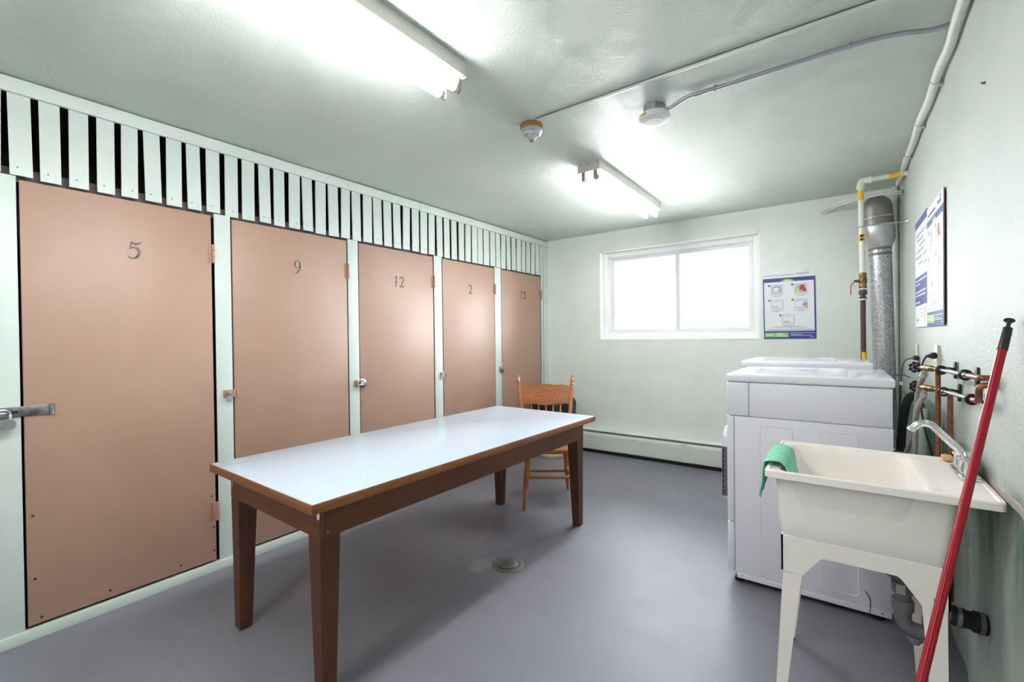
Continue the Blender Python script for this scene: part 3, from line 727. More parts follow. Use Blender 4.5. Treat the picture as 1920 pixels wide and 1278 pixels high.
def skirt(u0, u1, flip=False):
    w = u1 - u0; return [(u0, 0.608), (u0, 0.487), (u0 + 0.062, 0.483), (u0 + 0.110, 0.549), (u0 + 0.120, 0.556), (u1 - 0.120, 0.556), (u1 - 0.110, 0.549), (u1 - 0.062, 0.483), (u1, 0.487), (u1, 0.608)]
sx0, sx1, sy0, sy1 = 2.692, 3.118, -2.862, -2.428
m.prism(skirt(sx0, sx1), 'y', sy0, sy0 + 0.006); m.prism(skirt(sx0, sx1), 'y', sy1 - 0.006, sy1)
m.prism(skirt(sy0, sy1), 'x', sx0, sx0 + 0.006); m.prism(skirt(sy0, sy1), 'x', sx1 - 0.006, sx1)
m.build('leg_frame', 'sinkleg', sk, smooth=0)
for sx in (0, 1):
    for sy in (0, 1):
        m = MB(); rs = []
        for z, wd, off in ((0.0, 0.026, -0.020), (0.52, 0.058, 0.0065)):
            X = (sx0 + off) if sx == 0 else (sx1 - off); Y = (sy0 + off) if sy == 0 else (sy1 - off)
            if sx == 1: X = sx1 - 0.0065
            dx = 1 if sx == 0 else -1; dy = 1 if sy == 0 else -1; th = 0.006
            rs.append([(X, Y, z), (X + dx * wd, Y, z), (X + dx * wd, Y + dy * th, z), (X + dx * th, Y + dy * th, z), (X + dx * th, Y + dy * wd, z), (X, Y + dy * wd, z)])
        lg = m.rings(rs).build('leg', 'sinkleg', sk, smooth=0)
        MB().lathe([(0.013, 0), (0.013, 0.006)], (rs[0][3][0] + dx * 0.006, rs[0][3][1] + dy * 0.006, 0.0), (0, 0, 1), 12).build('leg_tip', 'brass', lg)
MB().lathe([(0.006, 0), (0.004, 0.003)], (3.086, sy0 - 0.0001, 0.510), (0, -1, 0), 10).build('screw', 'steel', sk)
MB().lathe([(0.030, 0), (0.036, 0.002), (0.030, 0.004)], (2.90, -2.645, 0.6025), (0, 0, 1), 20).build('drain_fitting', 'chrome', sk)
# faucet
fc = MB().box((3.158, -2.700, R), (3.214, -2.545, R + 0.018), 0.008, 3).build('faucet_base', 'chrome', sk)
m = MB(); m.lathe([(0.022, 0), (0.021, 0.03), (0.019, 0.05), (0.012, 0.062)], (3.190, -2.622, R + 0.016), (0, 0, 1), 20); m.build('faucet_body', 'chrome', fc)
MB().tube(fillet([(3.192, -2.620, R + 0.056), (3.104, -2.620, R + 0.158), (3.078, -2.620, R + 0.160), (3.054, -2.620, R + 0.132)], 0.03, 8), 0.0115, 14).build('spout', 'chrome', fc)
MB().lathe([(0.010, 0), (0.0125, 0.006), (0.0135, 0.012), (0.010, 0.014)], (3.060, -2.620, R + 0.142), (-0.5, 0, -0.85), 14).build('spout_tip', 'chrome', fc)
for yy in (-2.664, -2.578):
    m = MB(); m.lathe([(0.021, 0), (0.022, 0.02), (0.018, 0.036), (0.020, 0.044), (0.014, 0.052)], (3.186, yy, R + 0.016), (0, 0, 1), 18)
    for k in range(6): a = PI * k / 3 + 0.2; m.tube([(3.186 + 0.016 * math.cos(a), yy + 0.016 * math.sin(a), R + 0.02), (3.186 + 0.016 * math.cos(a), yy + 0.016 * math.sin(a), R + 0.062)], 0.006, 8)
    m.box((3.160, yy - 0.007, R + 0.058), (3.208, yy + 0.007, R + 0.067), 0.003)
    m.build('tap_handle', 'chrome', fc)
tag(MB().box((3.154, -2.450, R + 0.0032), (3.184, -2.408, R + 0.022), 0.006, 3).build('sponge', 'sponge'), 'small orange sponge on the back ledge of the sink by the faucet', 'sponge')
# cloth over the left rim
prof = [(2.632, 0.724), (2.634, 0.758), (2.638, 0.795), (2.641, 0.825), (2.645, 0.843), (2.656, 0.850), (2.672, 0.852), (2.690, 0.849), (2.703, 0.836), (2.710, 0.812), (2.716, 0.785), (2.722, 0.757)]
top, bot = [], []
NT_ = 26
for i, (px, pz) in enumerate(prof):
    rt, rb = [], []; f = i / (len(prof) - 1)
    ya = -2.842 - 0.020 * (1 - f) + 0.010 * math.sin(f * 5); yb = -2.575 + 0.02 * math.sin(f * 4) - (0.06 if f < 0.2 else 0.0)
    if i == 0: yb -= 0.08
    for j in range(NT_ + 1):
        g = j / NT_; y = ya + (yb - ya) * g
        wv = 0.0035 * math.sin(g * 21 + f * 7) + 0.002 * math.sin(g * 47 - f * 11)
        out = 1 if f < 0.4 else (-1 if f > 0.65 else 0)
        dx = -abs(wv) * 1.2 * out if out >= 0 else abs(wv) * 1.0
        dz = abs(wv) * (1.3 if 0.3 < f < 0.75 else 0.3)
        rt.append(Vector((px - (0.0 if f > 0.5 else 0.0) + dx, y, pz + dz + (0.02 * g if i == 0 else 0)))); rb.append(None)
    top.append(rt)
m = MB(); V = [m.verts(r) for r in top]
for i in range(len(V) - 1):
    for j in range(NT_): m.face([V[i][j], V[i][j + 1], V[i + 1][j + 1], V[i + 1][j]])
clo = m.build('cleaning_cloth', 'cloth', smooth=60)
sd = clo.modifiers.new('thickness', 'SOLIDIFY'); sd.thickness = 0.003; sd.offset = 1.0
tag(clo, 'green terry cleaning cloth draped over the left rim of the sink', 'cloth')

# ------------------------------------------------------------------ drain trap under the sink
tr = thing('drain_trap', (3.06, -2.62, 0.25), 'grey plastic drain trap with black rubber coupling under the utility sink', 'drain pipe')
MB().tube(fillet([(2.90, -2.645, 0.582), (2.90, -2.645, 0.53), (3.030, -2.62, 0.455), (3.030, -2.62, 0.40)], 0.04), 0.021, 14).build('tail_pipe', 'abs', tr)
MB().tube(fillet([(3.030, -2.62, 0.43), (3.030, -2.62, 0.285), (3.110, -2.62, 0.285), (3.110, -2.62, 0.34)], 0.055, 8), 0.024, 16).build('trap_bend', 'abs', tr)
m = MB()
for p, d in (((3.030, -2.62, 0.345), (0, 0, 1)), ((3.110, -2.62, 0.300), (0, 0, 1)), ((3.030, -2.62, 0.405), (0, 0, 1))): m.lathe([(0.029, 0), (0.031, 0.004), (0.031, 0.034), (0.029, 0.038)], p, d, 18)
m.build('slip_nut', 'abs', tr)
MB().lathe([(0.022, 0), (0.022, 0.014), (0.014, 0.015), (0.014, 0.026), (0.0, 0.027)], (3.062, -2.62, 0.266), (0, 0, -1), 14).build('cleanout_plug', 'abs', tr)
MB().tube(fillet([(3.110, -2.62, 0.33), (3.110, -2.62, 0.372), (3.165, -2.612, 0.368)], 0.03), 0.023, 14).build('wall_elbow', 'abs', tr)
box('paper_label', 'paperlabel', (3.010, -2.6535, 0.410), (3.035, -2.6515, 0.442), tr)
MB().lathe([(0.029, 0), (0.031, 0.004), (0.031, 0.030), (0.028, 0.036), (0.028, 0.050), (0.033, 0.054), (0.033, 0.084), (0.030, 0.088)], (3.150, -2.615, 0.368), (1, 0.06, -0.10), 20).build('rubber_coupling', 'rubber', tr)
for h in (0.012, 0.066): MB().lathe([(0.0325 if h < 0.05 else 0.0345, 0), (0.0325 if h < 0.05 else 0.0345, 0.012)], Vector((3.150, -2.615, 0.368)) + Vector((1, 0.06, -0.10)).normalized() * h, (1, 0.06, -0.10), 20).build('hose_clamp', 'steel', tr)

# ------------------------------------------------------------------ red broom handle
pa = Vector((2.830, -3.745, 0.0)); pb = Vector((3.210, -2.985, 1.328)); dv = (pb - pa); 
pt = lambda f: pa + dv * f
bh = thing('broom_handle', tuple(pa), 'red metal broom handle with black grip leaning across the utility sink', 'broom handle')
m = MB(); x_, y_, z_ = frame(dv); rs = []
for f in (0.0, 0.952):
    rs.append([pt(f) + (x_ * math.cos(2 * PI * j / 32) + y_ * math.sin(2 * PI * j / 32)) * (0.0086 + (0.0004 if j % 4 < 2 else -0.0004)) for j in range(32)])
m.rings(rs).build('shaft', 'red', bh, smooth=30)
Lh = dv.length
MB().lathe([(0.0096, 0.943 * Lh), (0.0103, 0.944 * Lh), (0.0100, 0.969 * Lh), (0.0103, 0.970 * Lh), (0.0098, 0.984 * Lh), (0.0046, 0.986 * Lh), (0.0044, 0.993 * Lh), (0.0065, 0.9965 * Lh), (0.0108, 0.9985 * Lh), (0.0106, 1.0 * Lh)], pa, dv, 20).build('grip', 'black', bh)

# ------------------------------------------------------------------ water supply pipes, valves, hoses
def handwheel(c, d, R0, parent):
    x, y, z = frame(d); c = Vector(c); m = MB(); n = 56; P = []
    for i in range(n): a = 2 * PI * i / n; r = R0 * (1 + 0.13 * math.cos(7 * a)); P.append(c + (x * math.cos(a) + y * math.sin(a)) * r)
    rs = []
    for i in range(n):
        t = (P[(i + 1) % n] - P[i - 1]).normalized(); u = t.cross(z).normalized()
        rs.append([P[i] + (u * math.cos(2 * PI * j / 8) + z * math.sin(2 * PI * j / 8)) * 0.0036 for j in range(8)])
    V = [m.verts(r) for r in rs]
    for i in range(n):
        for j in range(8): k = (j + 1) % 8; q = (i + 1) % n; m.face([V[i][j], V[i][k], V[q][k], V[q][j]])
    for k in range(7): a = 2 * PI * k / 7; m.tube([c - z * 0.004, c + (x * math.cos(a) + y * math.sin(a)) * R0 * 1.1], 0.003, 6)
    m.lathe([(0.009, -0.006), (0.009, 0.006)], c, d, 12)
    return m.build('handwheel', 'black', parent)
def supply(label, tee, wheel, elbow, path_end, rs_, roff, loops, plates):
    tee = Vector(tee); wheel = Vector(wheel); e = Vector(elbow); dv_ = (wheel - tee).normalized(); ax = (e - tee).normalized()
    t = thing('water_pipe', (W - 0.05, tee.y, 0.6), label, 'water pipe', 'copper water pipes on the right wall')
    MB().tube([tee.lerp(e, 0.10), tee.lerp(e, 0.90)], 0.0066, 14).build('silver_run', 'foil', t, label='bright silver middle length of pipe')
    MB().tube([tee, tee.lerp(e, 0.13)], 0.0092, 14).build('tee_fitting', 'copper', t)
    MB().tube(fillet([tee.lerp(e, 0.86)] + [Vector(q) for q in path_end], 0.016), 0.0088, 14).build('elbow_pipe', 'copper', t)
    r0 = tee + ax * rs_
    MB().tube(fillet([r0, r0 + Vector((roff, 0.0, 0.0)) + Vector((-0.001, 0, -0.003)), Vector((r0.x + roff - 0.001, r0.y, 0.30))], 0.012), 0.0082, 14).build('riser_pipe', 'copper', t)
    Lv = (wheel - tee).length; q = 0.62
    vb = MB().lathe([(r_ * q, h_) for r_, h_ in [(0.0145, 0.0), (0.0145, 0.026), (0.0185, 0.030), (0.0185, 0.040), (0.016, 0.044), (0.0205, 0.054), (0.0205, 0.078), (0.016, 0.086), (0.016, 0.094), (0.011, 0.098), (0.009, 0.108), (0.0045, 0.110), (0.0045, Lv)]], tee, dv_, 16).build('valve_body', 'brass', t)
    o = tee + dv_ * 0.066; dd_ = Vector((-0.22, 0.35, -0.9)).normalized()
    MB().lathe([(r_ * 0.60, h_ * 0.75) for r_, h_ in [(0.014, 0.0), (0.014, 0.022), (0.022, 0.024), (0.022, 0.036), (0.019, 0.038), (0.022, 0.040), (0.022, 0.052), (0.014, 0.056)]], o, dd_, 16).build('hose_collar', 'satin', vb)
    handwheel(wheel, dv_, 0.0185, t)
    for l_, p_ in zip(loops, plates):
        l_ = Vector(l_); p_ = Vector(p_); m = MB()
        m.torus(l_, ax, 0.0135, 0.0046, 22, 8)
        m.box((p_.x - 0.005, p_.y - 0.015, p_.z - 0.033), (p_.x + 0.002, p_.y + 0.015, p_.z + 0.033), 0.002)
        a = l_ + (p_ - l_).normalized() * 0.012 + Vector((0, 0, 0.006)); b = p_ + Vector((-0.004, 0, 0.004))
        m.tube([a, a.lerp(b, 0.5) + Vector((0, 0, 0.003)), b], 0.0048, 8)
        pc = m.build('pipe_clamp', 'black', t)
        MB().lathe([(0.0035, 0), (0.003, 0.002)], (p_.x - 0.0048, p_.y, p_.z + 0.020), (-1, 0, 0), 8).build('screw', 'satin', pc)
    return o + dd_ * 0.038
h1 = supply('upper copper water pipe with black handwheel valve, over the utility sink', (3.160, -2.295, 1.157), (3.110, -2.160, 1.155), (3.186, -2.775, 1.165),
            [(3.189, -2.815, 1.1655), (W - 0.004, -2.800, 1.166)], 0.035, -0.003, [(3.163, -2.36, 1.158), (3.180, -2.665, 1.163)], [(W - 0.006, -2.215, 1.150), (W - 0.006, -2.570, 1.150)])
h2 = supply('lower copper water pipe with black handwheel valve, below the other pipe', (3.165, -2.290, 1.077), (3.110, -2.170, 1.077), (3.188, -2.755, 1.094),
            [(3.189, -2.785, 1.095), (3.189, -2.788, 1.143), (W - 0.004, -2.795, 1.144)], 0.065, 0.021, [(3.168, -2.375, 1.079), (3.186, -2.715, 1.092)], [(W - 0.006, -2.290, 1.070), (W - 0.006, -2.690, 1.074)])
tag(MB().tube(spline([h1, (3.118, -2.17, 1.06), (3.115, -2.13, 0.95), (3.112, -2.11, 0.80), (3.110, -2.05, 0.60)]), 0.0095, 12).build('inlet_hose', 'greyhose'), 'grey water hose from the upper handwheel valve to the laundry machine', 'hose')
tag(MB().tube(spline([h2, (3.112, -2.20, 0.985), (3.108, -2.12, 0.88), (3.096, -2.02, 0.78), (3.078, -1.93, 0.70)]), 0.0095, 12).build('inlet_hose', 'greyhose'), 'grey water hose from the lower handwheel valve to the laundry machine', 'hose')
tag(MB().tube(spline([(3.082, -1.86, 0.42), (3.084, -1.88, 0.62), (3.086, -1.90, 0.80), (3.094, -1.90, 0.90), (3.108, -1.90, 0.985), (3.130, -1.90, 1.010), (3.146, -1.90, 0.985), (3.152, -1.90, 0.960)]), 0.0165, 14).build('drain_hose', 'rubber'), 'thick black drain hose hooked over the painted standpipe', 'hose')
tag(MB().tube([(3.154, -1.90, 0.0), (3.154, -1.90, 0.950)], 0.022, 16).build('standpipe', 'raceway'), 'mint painted standpipe behind the laundry machine that takes the drain hose', 'pipe')
tag(MB().tube([(3.185, -2.13, 0.0), (3.185, -2.13, 0.985), (3.185, -2.13, 1.0)], 0.009, 12).build('painted_pipe', 'raceway'), 'thin mint painted pipe against the right wall behind the hoses', 'pipe')

# outlets and power cords
for y, z, lab in ((-1.085, 1.165, 'cream outlet box on the right wall, the one farther from the sink'), (-1.775, 1.175, 'cream outlet box on the right wall, the one closer to the sink')):
    t = thing('outlet_box', (W, y, z), lab, 'outlet', 'cream outlet boxes')
    box('box_body', 'cream', (W - 0.004, y - 0.035, z - 0.062), (W + 0.004, y + 0.035, z + 0.062), t, 0.002)
    box('face_plate', 'cream', (W - 0.010, y - 0.038, z - 0.065), (W - 0.004, y + 0.038, z + 0.065), t, 0.003)
    for dz in (-0.02, 0.02): box('socket_slot', 'greyslot', (W - 0.0106, y - 0.008, z + dz - 0.004), (W - 0.0098, y + 0.008, z + dz + 0.004), t)
for pts, lab, tagz in (([(W - 0.012, -1.10, 1.150), (3.150, -1.36, 1.148), (3.118, -1.52, 1.105), (3.106, -1.62, 1.0), (3.098, -1.66, 0.88), (3.085, -1.70, 0.72), (3.07, -1.70, 0.5)], 'black power cord and plug in the outlet farther from the sink', True),
                       ([(W - 0.012, -1.79, 1.190), (3.180, -1.85, 1.189), (3.162, -1.88, 1.155), (3.150, -1.92, 1.09), (3.148, -1.96, 0.97), (3.160, -2.0, 0.86), (3.172, -2.05, 0.72), (3.10, -1.98, 0.45)], 'black power cord and plug in the outlet closer to the sink', False)):
    P = [Vector(p) for p in pts]; d = (P[1] - P[0]).normalized()
    t = thing('power_cord', tuple(P[0]), lab, 'power cord', 'power cords of the laundry machines')
    plug = MB().lathe([(0.013, 0.0), (0.015, 0.002), (0.015, 0.028), (0.011, 0.034), (0.009, 0.05), (0.0055, 0.066)], P[0] + Vector((0.002, 0, 0)), d, 14).build('plug', 'black', t)
    MB().tube(spline([P[0] + d * 0.05] + P[1:]), 0.0042, 8).build('cord', 'black', t)
    if tagz: MB().tube([P[3] + Vector((0.002, 0.02, 0.045)), P[3] + Vector((0.002, 0.016, 0.028))], 0.0075, 10).build('cord_tag', 'plastic', t)

# ------------------------------------------------------------------ gas pipe
gx, gy = 2.976, -0.60
gp = thing('gas_pipe', (gx, gy, 1.0), 'vertical gas pipe with yellow bands, white above and dark below its valve', 'gas pipe')
MB().tube([(gx, gy, 2.335), (gx + 0.008, gy, 1.725)], 0.0165, 16).build('upper_pipe', 'rustywhite', gp)
m = MB(); m.tube(fillet([(gx, gy, 2.325), (gx, gy, 2.372), (gx + 0.06, gy - 0.004, 2.372)], 0.035, 8), 0.0215, 16)
for p, d in (((gx, gy, 2.318), (0, 0, 1)), ((gx + 0.046, gy - 0.003, 2.372), (1, 0, 0))): m.lathe([(0.0245, 0), (0.026, 0.004), (0.026, 0.014), (0.0245, 0.018)], p, d, 16)
m.build('elbow', 'rustywhite', gp)
MB().tube([(gx + 0.05, gy - 0.003, 2.372), (W + 0.03, gy - 0.02, 2.372)], 0.0165, 16).build('wall_pipe', 'rustywhite', gp)
def band(p0, p1, r, nm='yellow_band'): return MB().tube([p0, p1], r, 16).build(nm, 'yellow', gp, label='yellow marking band')
band((gx + 0.155, gy - 0.011, 2.372), (gx + 0.215, gy - 0.015, 2.372), 0.0175)
band((gx + 0.0003, gy, 2.305), (gx + 0.0008, gy, 2.238), 0.0175)
b = band((gx + 0.0043, gy, 1.998), (gx + 0.0046, gy, 1.948), 0.0176)
for z in (1.960, 1.985): box('print_mark', 'blackprint', (gx - 0.006, gy - 0.0186, z - 0.008), (gx + 0.014, gy - 0.0165, z + 0.008), b)
vb = MB().lathe([(0.020, 0), (0.023, 0.004), (0.023, 0.020), (0.020, 0.026), (0.024, 0.045), (0.024, 0.065), (0.020, 0.084), (0.022, 0.09), (0.022, 0.108), (0.019, 0.112)], (gx + 0.010, gy, 1.612), (0, 0, 1), 18).build('valve_body', 'brass', gp)
MB().tube([(gx - 0.008, gy - 0.004, 1.668), (gx - 0.042, gy - 0.012, 1.668)], [0.012, 0.007], 12).build('valve_stem', 'brass', vb)
MB().tube(fillet([(gx - 0.034, gy - 0.016, 1.668), (gx - 0.058, gy - 0.02, 1.640), (gx - 0.060, gy - 0.02, 1.570)], 0.012), 0.0058, 8, flat_=0.6).build('valve_lever', 'redlever', vb)
cp = MB()
cp.lathe([(0.017, 0), (0.0225, 0.002), (0.0225, 0.014), (0.017, 0.018), (0.017, 0.03), (0.024, 0.032), (0.0255, 0.045), (0.023, 0.062), (0.0205, 0.066), (0.0205, 0.074)], (gx + 0.010, gy, 1.538), (0, 0, 1), 18)
cp.build('union_fitting', 'darkpipe', gp)
for z in (1.532, 1.586, 1.606): MB().lathe([(0.0232, 0), (0.0235, 0.005), (0.0232, 0.008)], (gx + 0.010, gy, z), (0, 0, 1), 18).build('thread_tape', 'plastic', gp)
MB().tube([(gx + 0.010, gy, 1.54), (gx + 0.014, gy, 0.25)], 0.0160, 16).build('lower_pipe', 'darkpipe', gp)
band((gx + 0.0130, gy, 1.165), (gx + 0.0134, gy, 1.100), 0.0172)
br = MB(); br.tube([(gx + 0.006, gy - 0.018, 2.048), (W - 0.004, gy - 0.02, 2.048)], 0.0048, 10); br.lathe([(0.008, 0), (0.020, 0.012), (0.022, 0.016)], (W - 0.016, gy - 0.02, 2.048), (1, 0, 0), 14); br.torus((gx + 0.005, gy, 2.048), (0, 0, 1), 0.0185, 0.004, 18, 6)
br.build('wall_bracket', 'satin', gp)

# ------------------------------------------------------------------ vent duct
vd = thing('vent_duct', (3.11, -0.28, 1.0), 'grey taped vent duct narrowing to a galvanised pipe in the corner', 'duct')
c0, c1, c2 = Vector((3.079, -0.28, 2.240)), Vector((3.096, -0.28, 2.010)), Vector((3.134, -0.28, 0.45))
m = MB(); prof = []; L0 = (c1 - c0).length
for k in range(15): f = k / 14; prof += [(0.0915 + 0.002 * (k % 2), f * L0)]
prof += [(0.070, L0 + 0.045)]
m.lathe(prof, c0, c1 - c0, 32).build('wide_section', 'tape', vd)
cur = MB().tube(fillet([c0 + Vector((0.002, 0, -0.03)), c0 + Vector((0, 0.0, 0.0)), c0 + Vector((0.005, 0.10, 0.02))], 0.03), 0.0905, 28).build('ceiling_elbow', 'tape', vd)
MB().lathe([(0.094, 0), (0.0965, 0.004), (0.0965, 0.010), (0.094, 0.014)], c0.lerp(c1, 0.32), c1 - c0, 32).build('joint_band', 'satin', vd)
MB().lathe([(0.0955, 0), (0.0955, 0.10), (0.0725, 0.155), (0.0715, 0.165)], c0.lerp(c1, 0.60), c1 - c0, 32).build('foil_collar', 'satin', vd)
MB().tube([c1 + Vector((0.002, 0, -0.03)), c2], 0.0665, 32).build('round_pipe', 'galv', vd)
m = MB(); d = (c2 - c1).normalized()
for s_ in (0.045, 0.075, 0.115): m.lathe([(0.0668, 0), (0.070, 0.003), (0.070, 0.014), (0.0668, 0.018)], c1 + d * s_, d, 32)
m.build('pipe_bead', 'tape', vd)

# ------------------------------------------------------------------ cables, raceway, conduit on the ceiling
for off, r, lab in ((0.0, 0.0085, 'white cable arching over the duct, the upper of two'), (0.022, 0.0075, 'white cable arching over the duct, the lower of two')):
    P = spline([(2.729 + off * 0.5, -0.010, 2.316 - off * 0.4), (2.775, -0.03, 2.342 - off), (2.838, -0.16, 2.345 - off), (2.937, -0.37, 2.318 - off * 0.9), (3.062, -0.412, 2.322 - off), (3.137, -0.415, 2.326 - off), (3.190, -0.40, 2.310 - off * 0.6), (W - 0.002, -0.36, 2.316 - off)])
    tag(MB().tube(P, r, 10).build('cable', 'whitecable'), lab, 'cable', 'white cables over the duct')
wc = thing('cable_bundle', (3.21, -1.5, 2.42), 'thick white conduit strapped along the corner of ceiling and right wall', 'conduit')
P = spline([(3.200, -6.69, 2.412), (3.200, -3.2, 2.412), (3.202, -2.50, 2.418), (3.206, -2.25, 2.404), (3.203, -2.02, 2.414), (3.207, -1.70, 2.408), (3.203, -1.45, 2.416), (3.207, -1.1, 2.409), (3.205, -0.76, 2.414), (3.209, -0.50, 2.406), (3.208, -0.24, 2.404)])
MB().tube(P, 0.0175, 14).build('cable_sheath', 'whitecable', wc)
for y in (-1.93, -1.42, -0.9, -0.42):
    m = MB(); m.torus((3.205, y, 2.411), (0, 1, 0), 0.0185, 0.0022, 18, 6); m.box((3.215, y - 0.007, 2.380), (W, y + 0.007, 2.396), 0.002); m.build('cable_clip', 'satin', wc)
tag(box('wire_raceway', 'raceway', (1.577, -2.664, H - 0.008), (3.20, -2.640, H - 0.0005), bev=0.003), 'flat mint raceway strip across the ceiling to the heat detector', 'raceway')
box('dark_edge_strip', 'darkgrey', (1.577, -2.6662, H - 0.005), (3.20, -2.6642, H - 0.0005), bpy.data.objects['wire_raceway'])  # thin dark grey strip along one long edge of the raceway
cd = thing('ceiling_conduit', (2.6, -2.41, H), 'thin grey metal conduit clipped across the ceiling to the smoke detector', 'conduit')
MB().tube(spline([(2.150, -2.400, 2.405), (2.20, -2.405, 2.412), (2.282, -2.425, 2.427), (2.40, -2.422, 2.427), (2.60, -2.425, 2.427), (2.893, -2.426, 2.427), (3.00, -2.415, 2.427), (3.067, -2.400, 2.424), (3.14, -2.375, 2.419), (3.20, -2.365, 2.423)]), 0.0088, 12).build('conduit_pipe', 'conduit', cd)
MB().tube([(2.31, -2.424, 2.427), (2.345, -2.4235, 2.427)], 0.0112, 12).build('coupling', 'conduit', cd)
for x, y in ((2.398, -2.422), (2.893, -2.426)):
    m = MB(); m.torus((x, y, 2.427), (1, 0, 0), 0.0118, 0.0026, 16, 6); m.box((x - 0.007, y + 0.010, H - 0.004), (x + 0.007, y + 0.036, H - 0.0005), 0.001); m.lathe([(0.004, 0), (0.003, 0.004)], (x, y + 0.027, H - 0.004), (0, 0, -1), 8); m.build('conduit_strap', 'conduit', cd)

# detectors
hd = thing('heat_detector', (1.516, -2.612, H), 'stepped silver cone heat detector with brown ring on the ceiling', 'detector')
o = (1.516, -2.612, H - 0.0005)
MB().lathe([(0.056, 0), (0.060, 0.003), (0.060, 0.022), (0.056, 0.028)], o, (0, 0, -1), 32).build('brown_ring', 'brown', hd, label='brown base ring')
MB().lathe([(0.058, 0.026), (0.0585, 0.036), (0.056, 0.038), (0.056, 0.044), (0.050, 0.049), (0.049, 0.053), (0.041, 0.058)], o, (0, 0, -1), 32).build('outer_bell', 'bell', hd)
MB().lathe([(0.0335, 0.056), (0.0335, 0.060), (0.029, 0.066), (0.028, 0.070), (0.022, 0.075), (0.021, 0.078), (0.014, 0.082)], o, (0, 0, -1), 28).build('inner_cone', 'bell', hd)
MB().lathe([(0.038, 0.055), (0.037, 0.058), (0.034, 0.059)], o, (0, 0, -1), 28).build('shadow_gap_ring', 'greyslot', hd)
MB().lathe([(0.011, 0.080), (0.011, 0.086), (0.006, 0.090)], o, (0, 0, -1), 16).build('sensor_tip', 'brown', hd)
sd_ = thing('smoke_detector', (2.115, -2.41, H), 'round white smoke detector on a grey junction box on the ceiling', 'detector')
poly8 = [(2.115 + 0.054 * math.cos(PI / 8 + k * PI / 4), -2.405 + 0.054 * math.sin(PI / 8 + k * PI / 4)) for k in range(8)]
MB().prism(poly8, 'z', H - 0.042, H - 0.0005).build('junction_box', 'conduit', sd_, smooth=0)
so = (2.118, -2.415, H - 0.042)
MB().lathe([(0.060, 0), (0.066, 0.002), (0.068, 0.010), (0.074, 0.012), (0.075, 0.022), (0.072, 0.032), (0.060, 0.038), (0.044, 0.0395), (0.043, 0.042), (0.020, 0.043)], so, (0, 0, -1), 40).build('detector_body', 'plastic', sd_)
for k in range(4): box('sound_slot', 'greyslot', (2.095 + k * 0.006, -2.452, H - 0.0815), (2.098 + k * 0.006, -2.430, H - 0.0797), sd_)
MB().torus((2.126, -2.412, H - 0.0846), (0, 0, 1), 0.019, 0.0012, 24, 6).build('test_button', 'plastic', sd_)
MB().box((2.118 - 0.014, -2.415 - 0.0762, H - 0.067), (2.118 + 0.014, -2.415 - 0.0740, H - 0.058), 0, rot=Matrix.Rotation(math.radians(-22), 3, 'Z'), about=(2.118, -2.415, H - 0.06)).build('caution_label', 'yellow', sd_, label='small yellow label')

# ------------------------------------------------------------------ fluorescent ceiling lights
def fixture(y0, y1, label):
    cx = 1.532; t = thing('ceiling_light', (cx, (y0 + y1) / 2, H), label, 'ceiling light', 'twin tube ceiling lights')
    hw = 0.078
    MB().prism([(cx - hw, H - 0.0005), (cx - hw, H - 0.058), (cx - hw + 0.006, H - 0.064), (cx + hw - 0.006, H - 0.064), (cx + hw, H - 0.058), (cx + hw, H - 0.0005)], 'y', y0 + 0.002, y1 - 0.002).build('housing', 'fixture', t)
    for y in (y0, y1):
        e = box('end_plate', 'fixture', (cx - hw - 0.001, y - 0.0015, H - 0.066), (cx + hw + 0.001, y + 0.0015, H - 0.0006), t)
        sg = -1 if y == y0 else 1
        for x in (-0.055, 0.0, 0.06): box('knockout', 'greyslot', (cx + x - 0.004, y + sg * 0.0012, H - 0.018), (cx + x + 0.004, y + sg * 0.0022, H - 0.011), e)
    for x in (cx - 0.040, cx + 0.044):
        for y, s_ in ((y0 + 0.012, 1), (y1 - 0.012, -1)):
            pl = [(x - 0.012, H - 0.064), (x - 0.012, H - 0.110)] + [(x + 0.012 * math.cos(PI + PI * k / 6), H - 0.110 + 0.012 * math.sin(PI + PI * k / 6)) for k in range(1, 6)] + [(x + 0.012, H - 0.110), (x + 0.012, H - 0.064)]
            MB().prism(pl, 'y', y - 0.007, y + 0.007).build('lamp_socket', 'socket', t)
        tb_ = MB().tube([(x, y0 + 0.024, H - 0.104), (x, y1 - 0.024, H - 0.104)], 0.0185, 20).build('tube', 'tube', t)
        for y, d in ((y0 + 0.019, 1), (y1 - 0.019, -1)): MB().lathe([(0.0188, 0), (0.0190, 0.012), (0.0188, 0.018)], (x, y, H - 0.104), (0, d, 0), 18).build('tube_cap', 'satin', tb_)
fixture(-4.47, -3.245, 'twin tube fluorescent light on the ceiling over the near end of the work table')
fixture(-6.20, -4.975, 'added unseen twin tube fill light on the ceiling, farthest from the window')  # added fixture out of view, fills the surfaces that face the camera
fixture(-1.965, -0.745, 'twin tube fluorescent light on the ceiling near the window')

# ------------------------------------------------------------------ floor drain
fd = thing('floor_drain', (1.315, -2.604, 0), 'round perforated metal floor drain under the work table', 'floor drain')
MB().lathe([(0.088, 0.0), (0.092, 0.001), (0.088, 0.0025), (0.064, 0.003)], (1.315, -2.604, 0.0), (0, 0, 1), 36).build('rim', 'hull', fd)
MB().lathe([(0.058, 0.0), (0.058, 0.007), (0.055, 0.0085)], (1.315, -2.604, 0.0), (0, 0, 1), 36).build('grate', 'hull', fd)
m = MB()
for R0, n in ((0.0, 1), (0.017, 6), (0.034, 12)):
    for k in range(n): a = 2 * PI * k / n + R0 * 10; m.lathe([(0.0052, 0), (0.0052, 0.0006)], (1.315 + R0 * math.cos(a), -2.604 + R0 * math.sin(a), 0.0084), (0, 0, 1), 10)
m.build('grate_holes', 'black', fd)

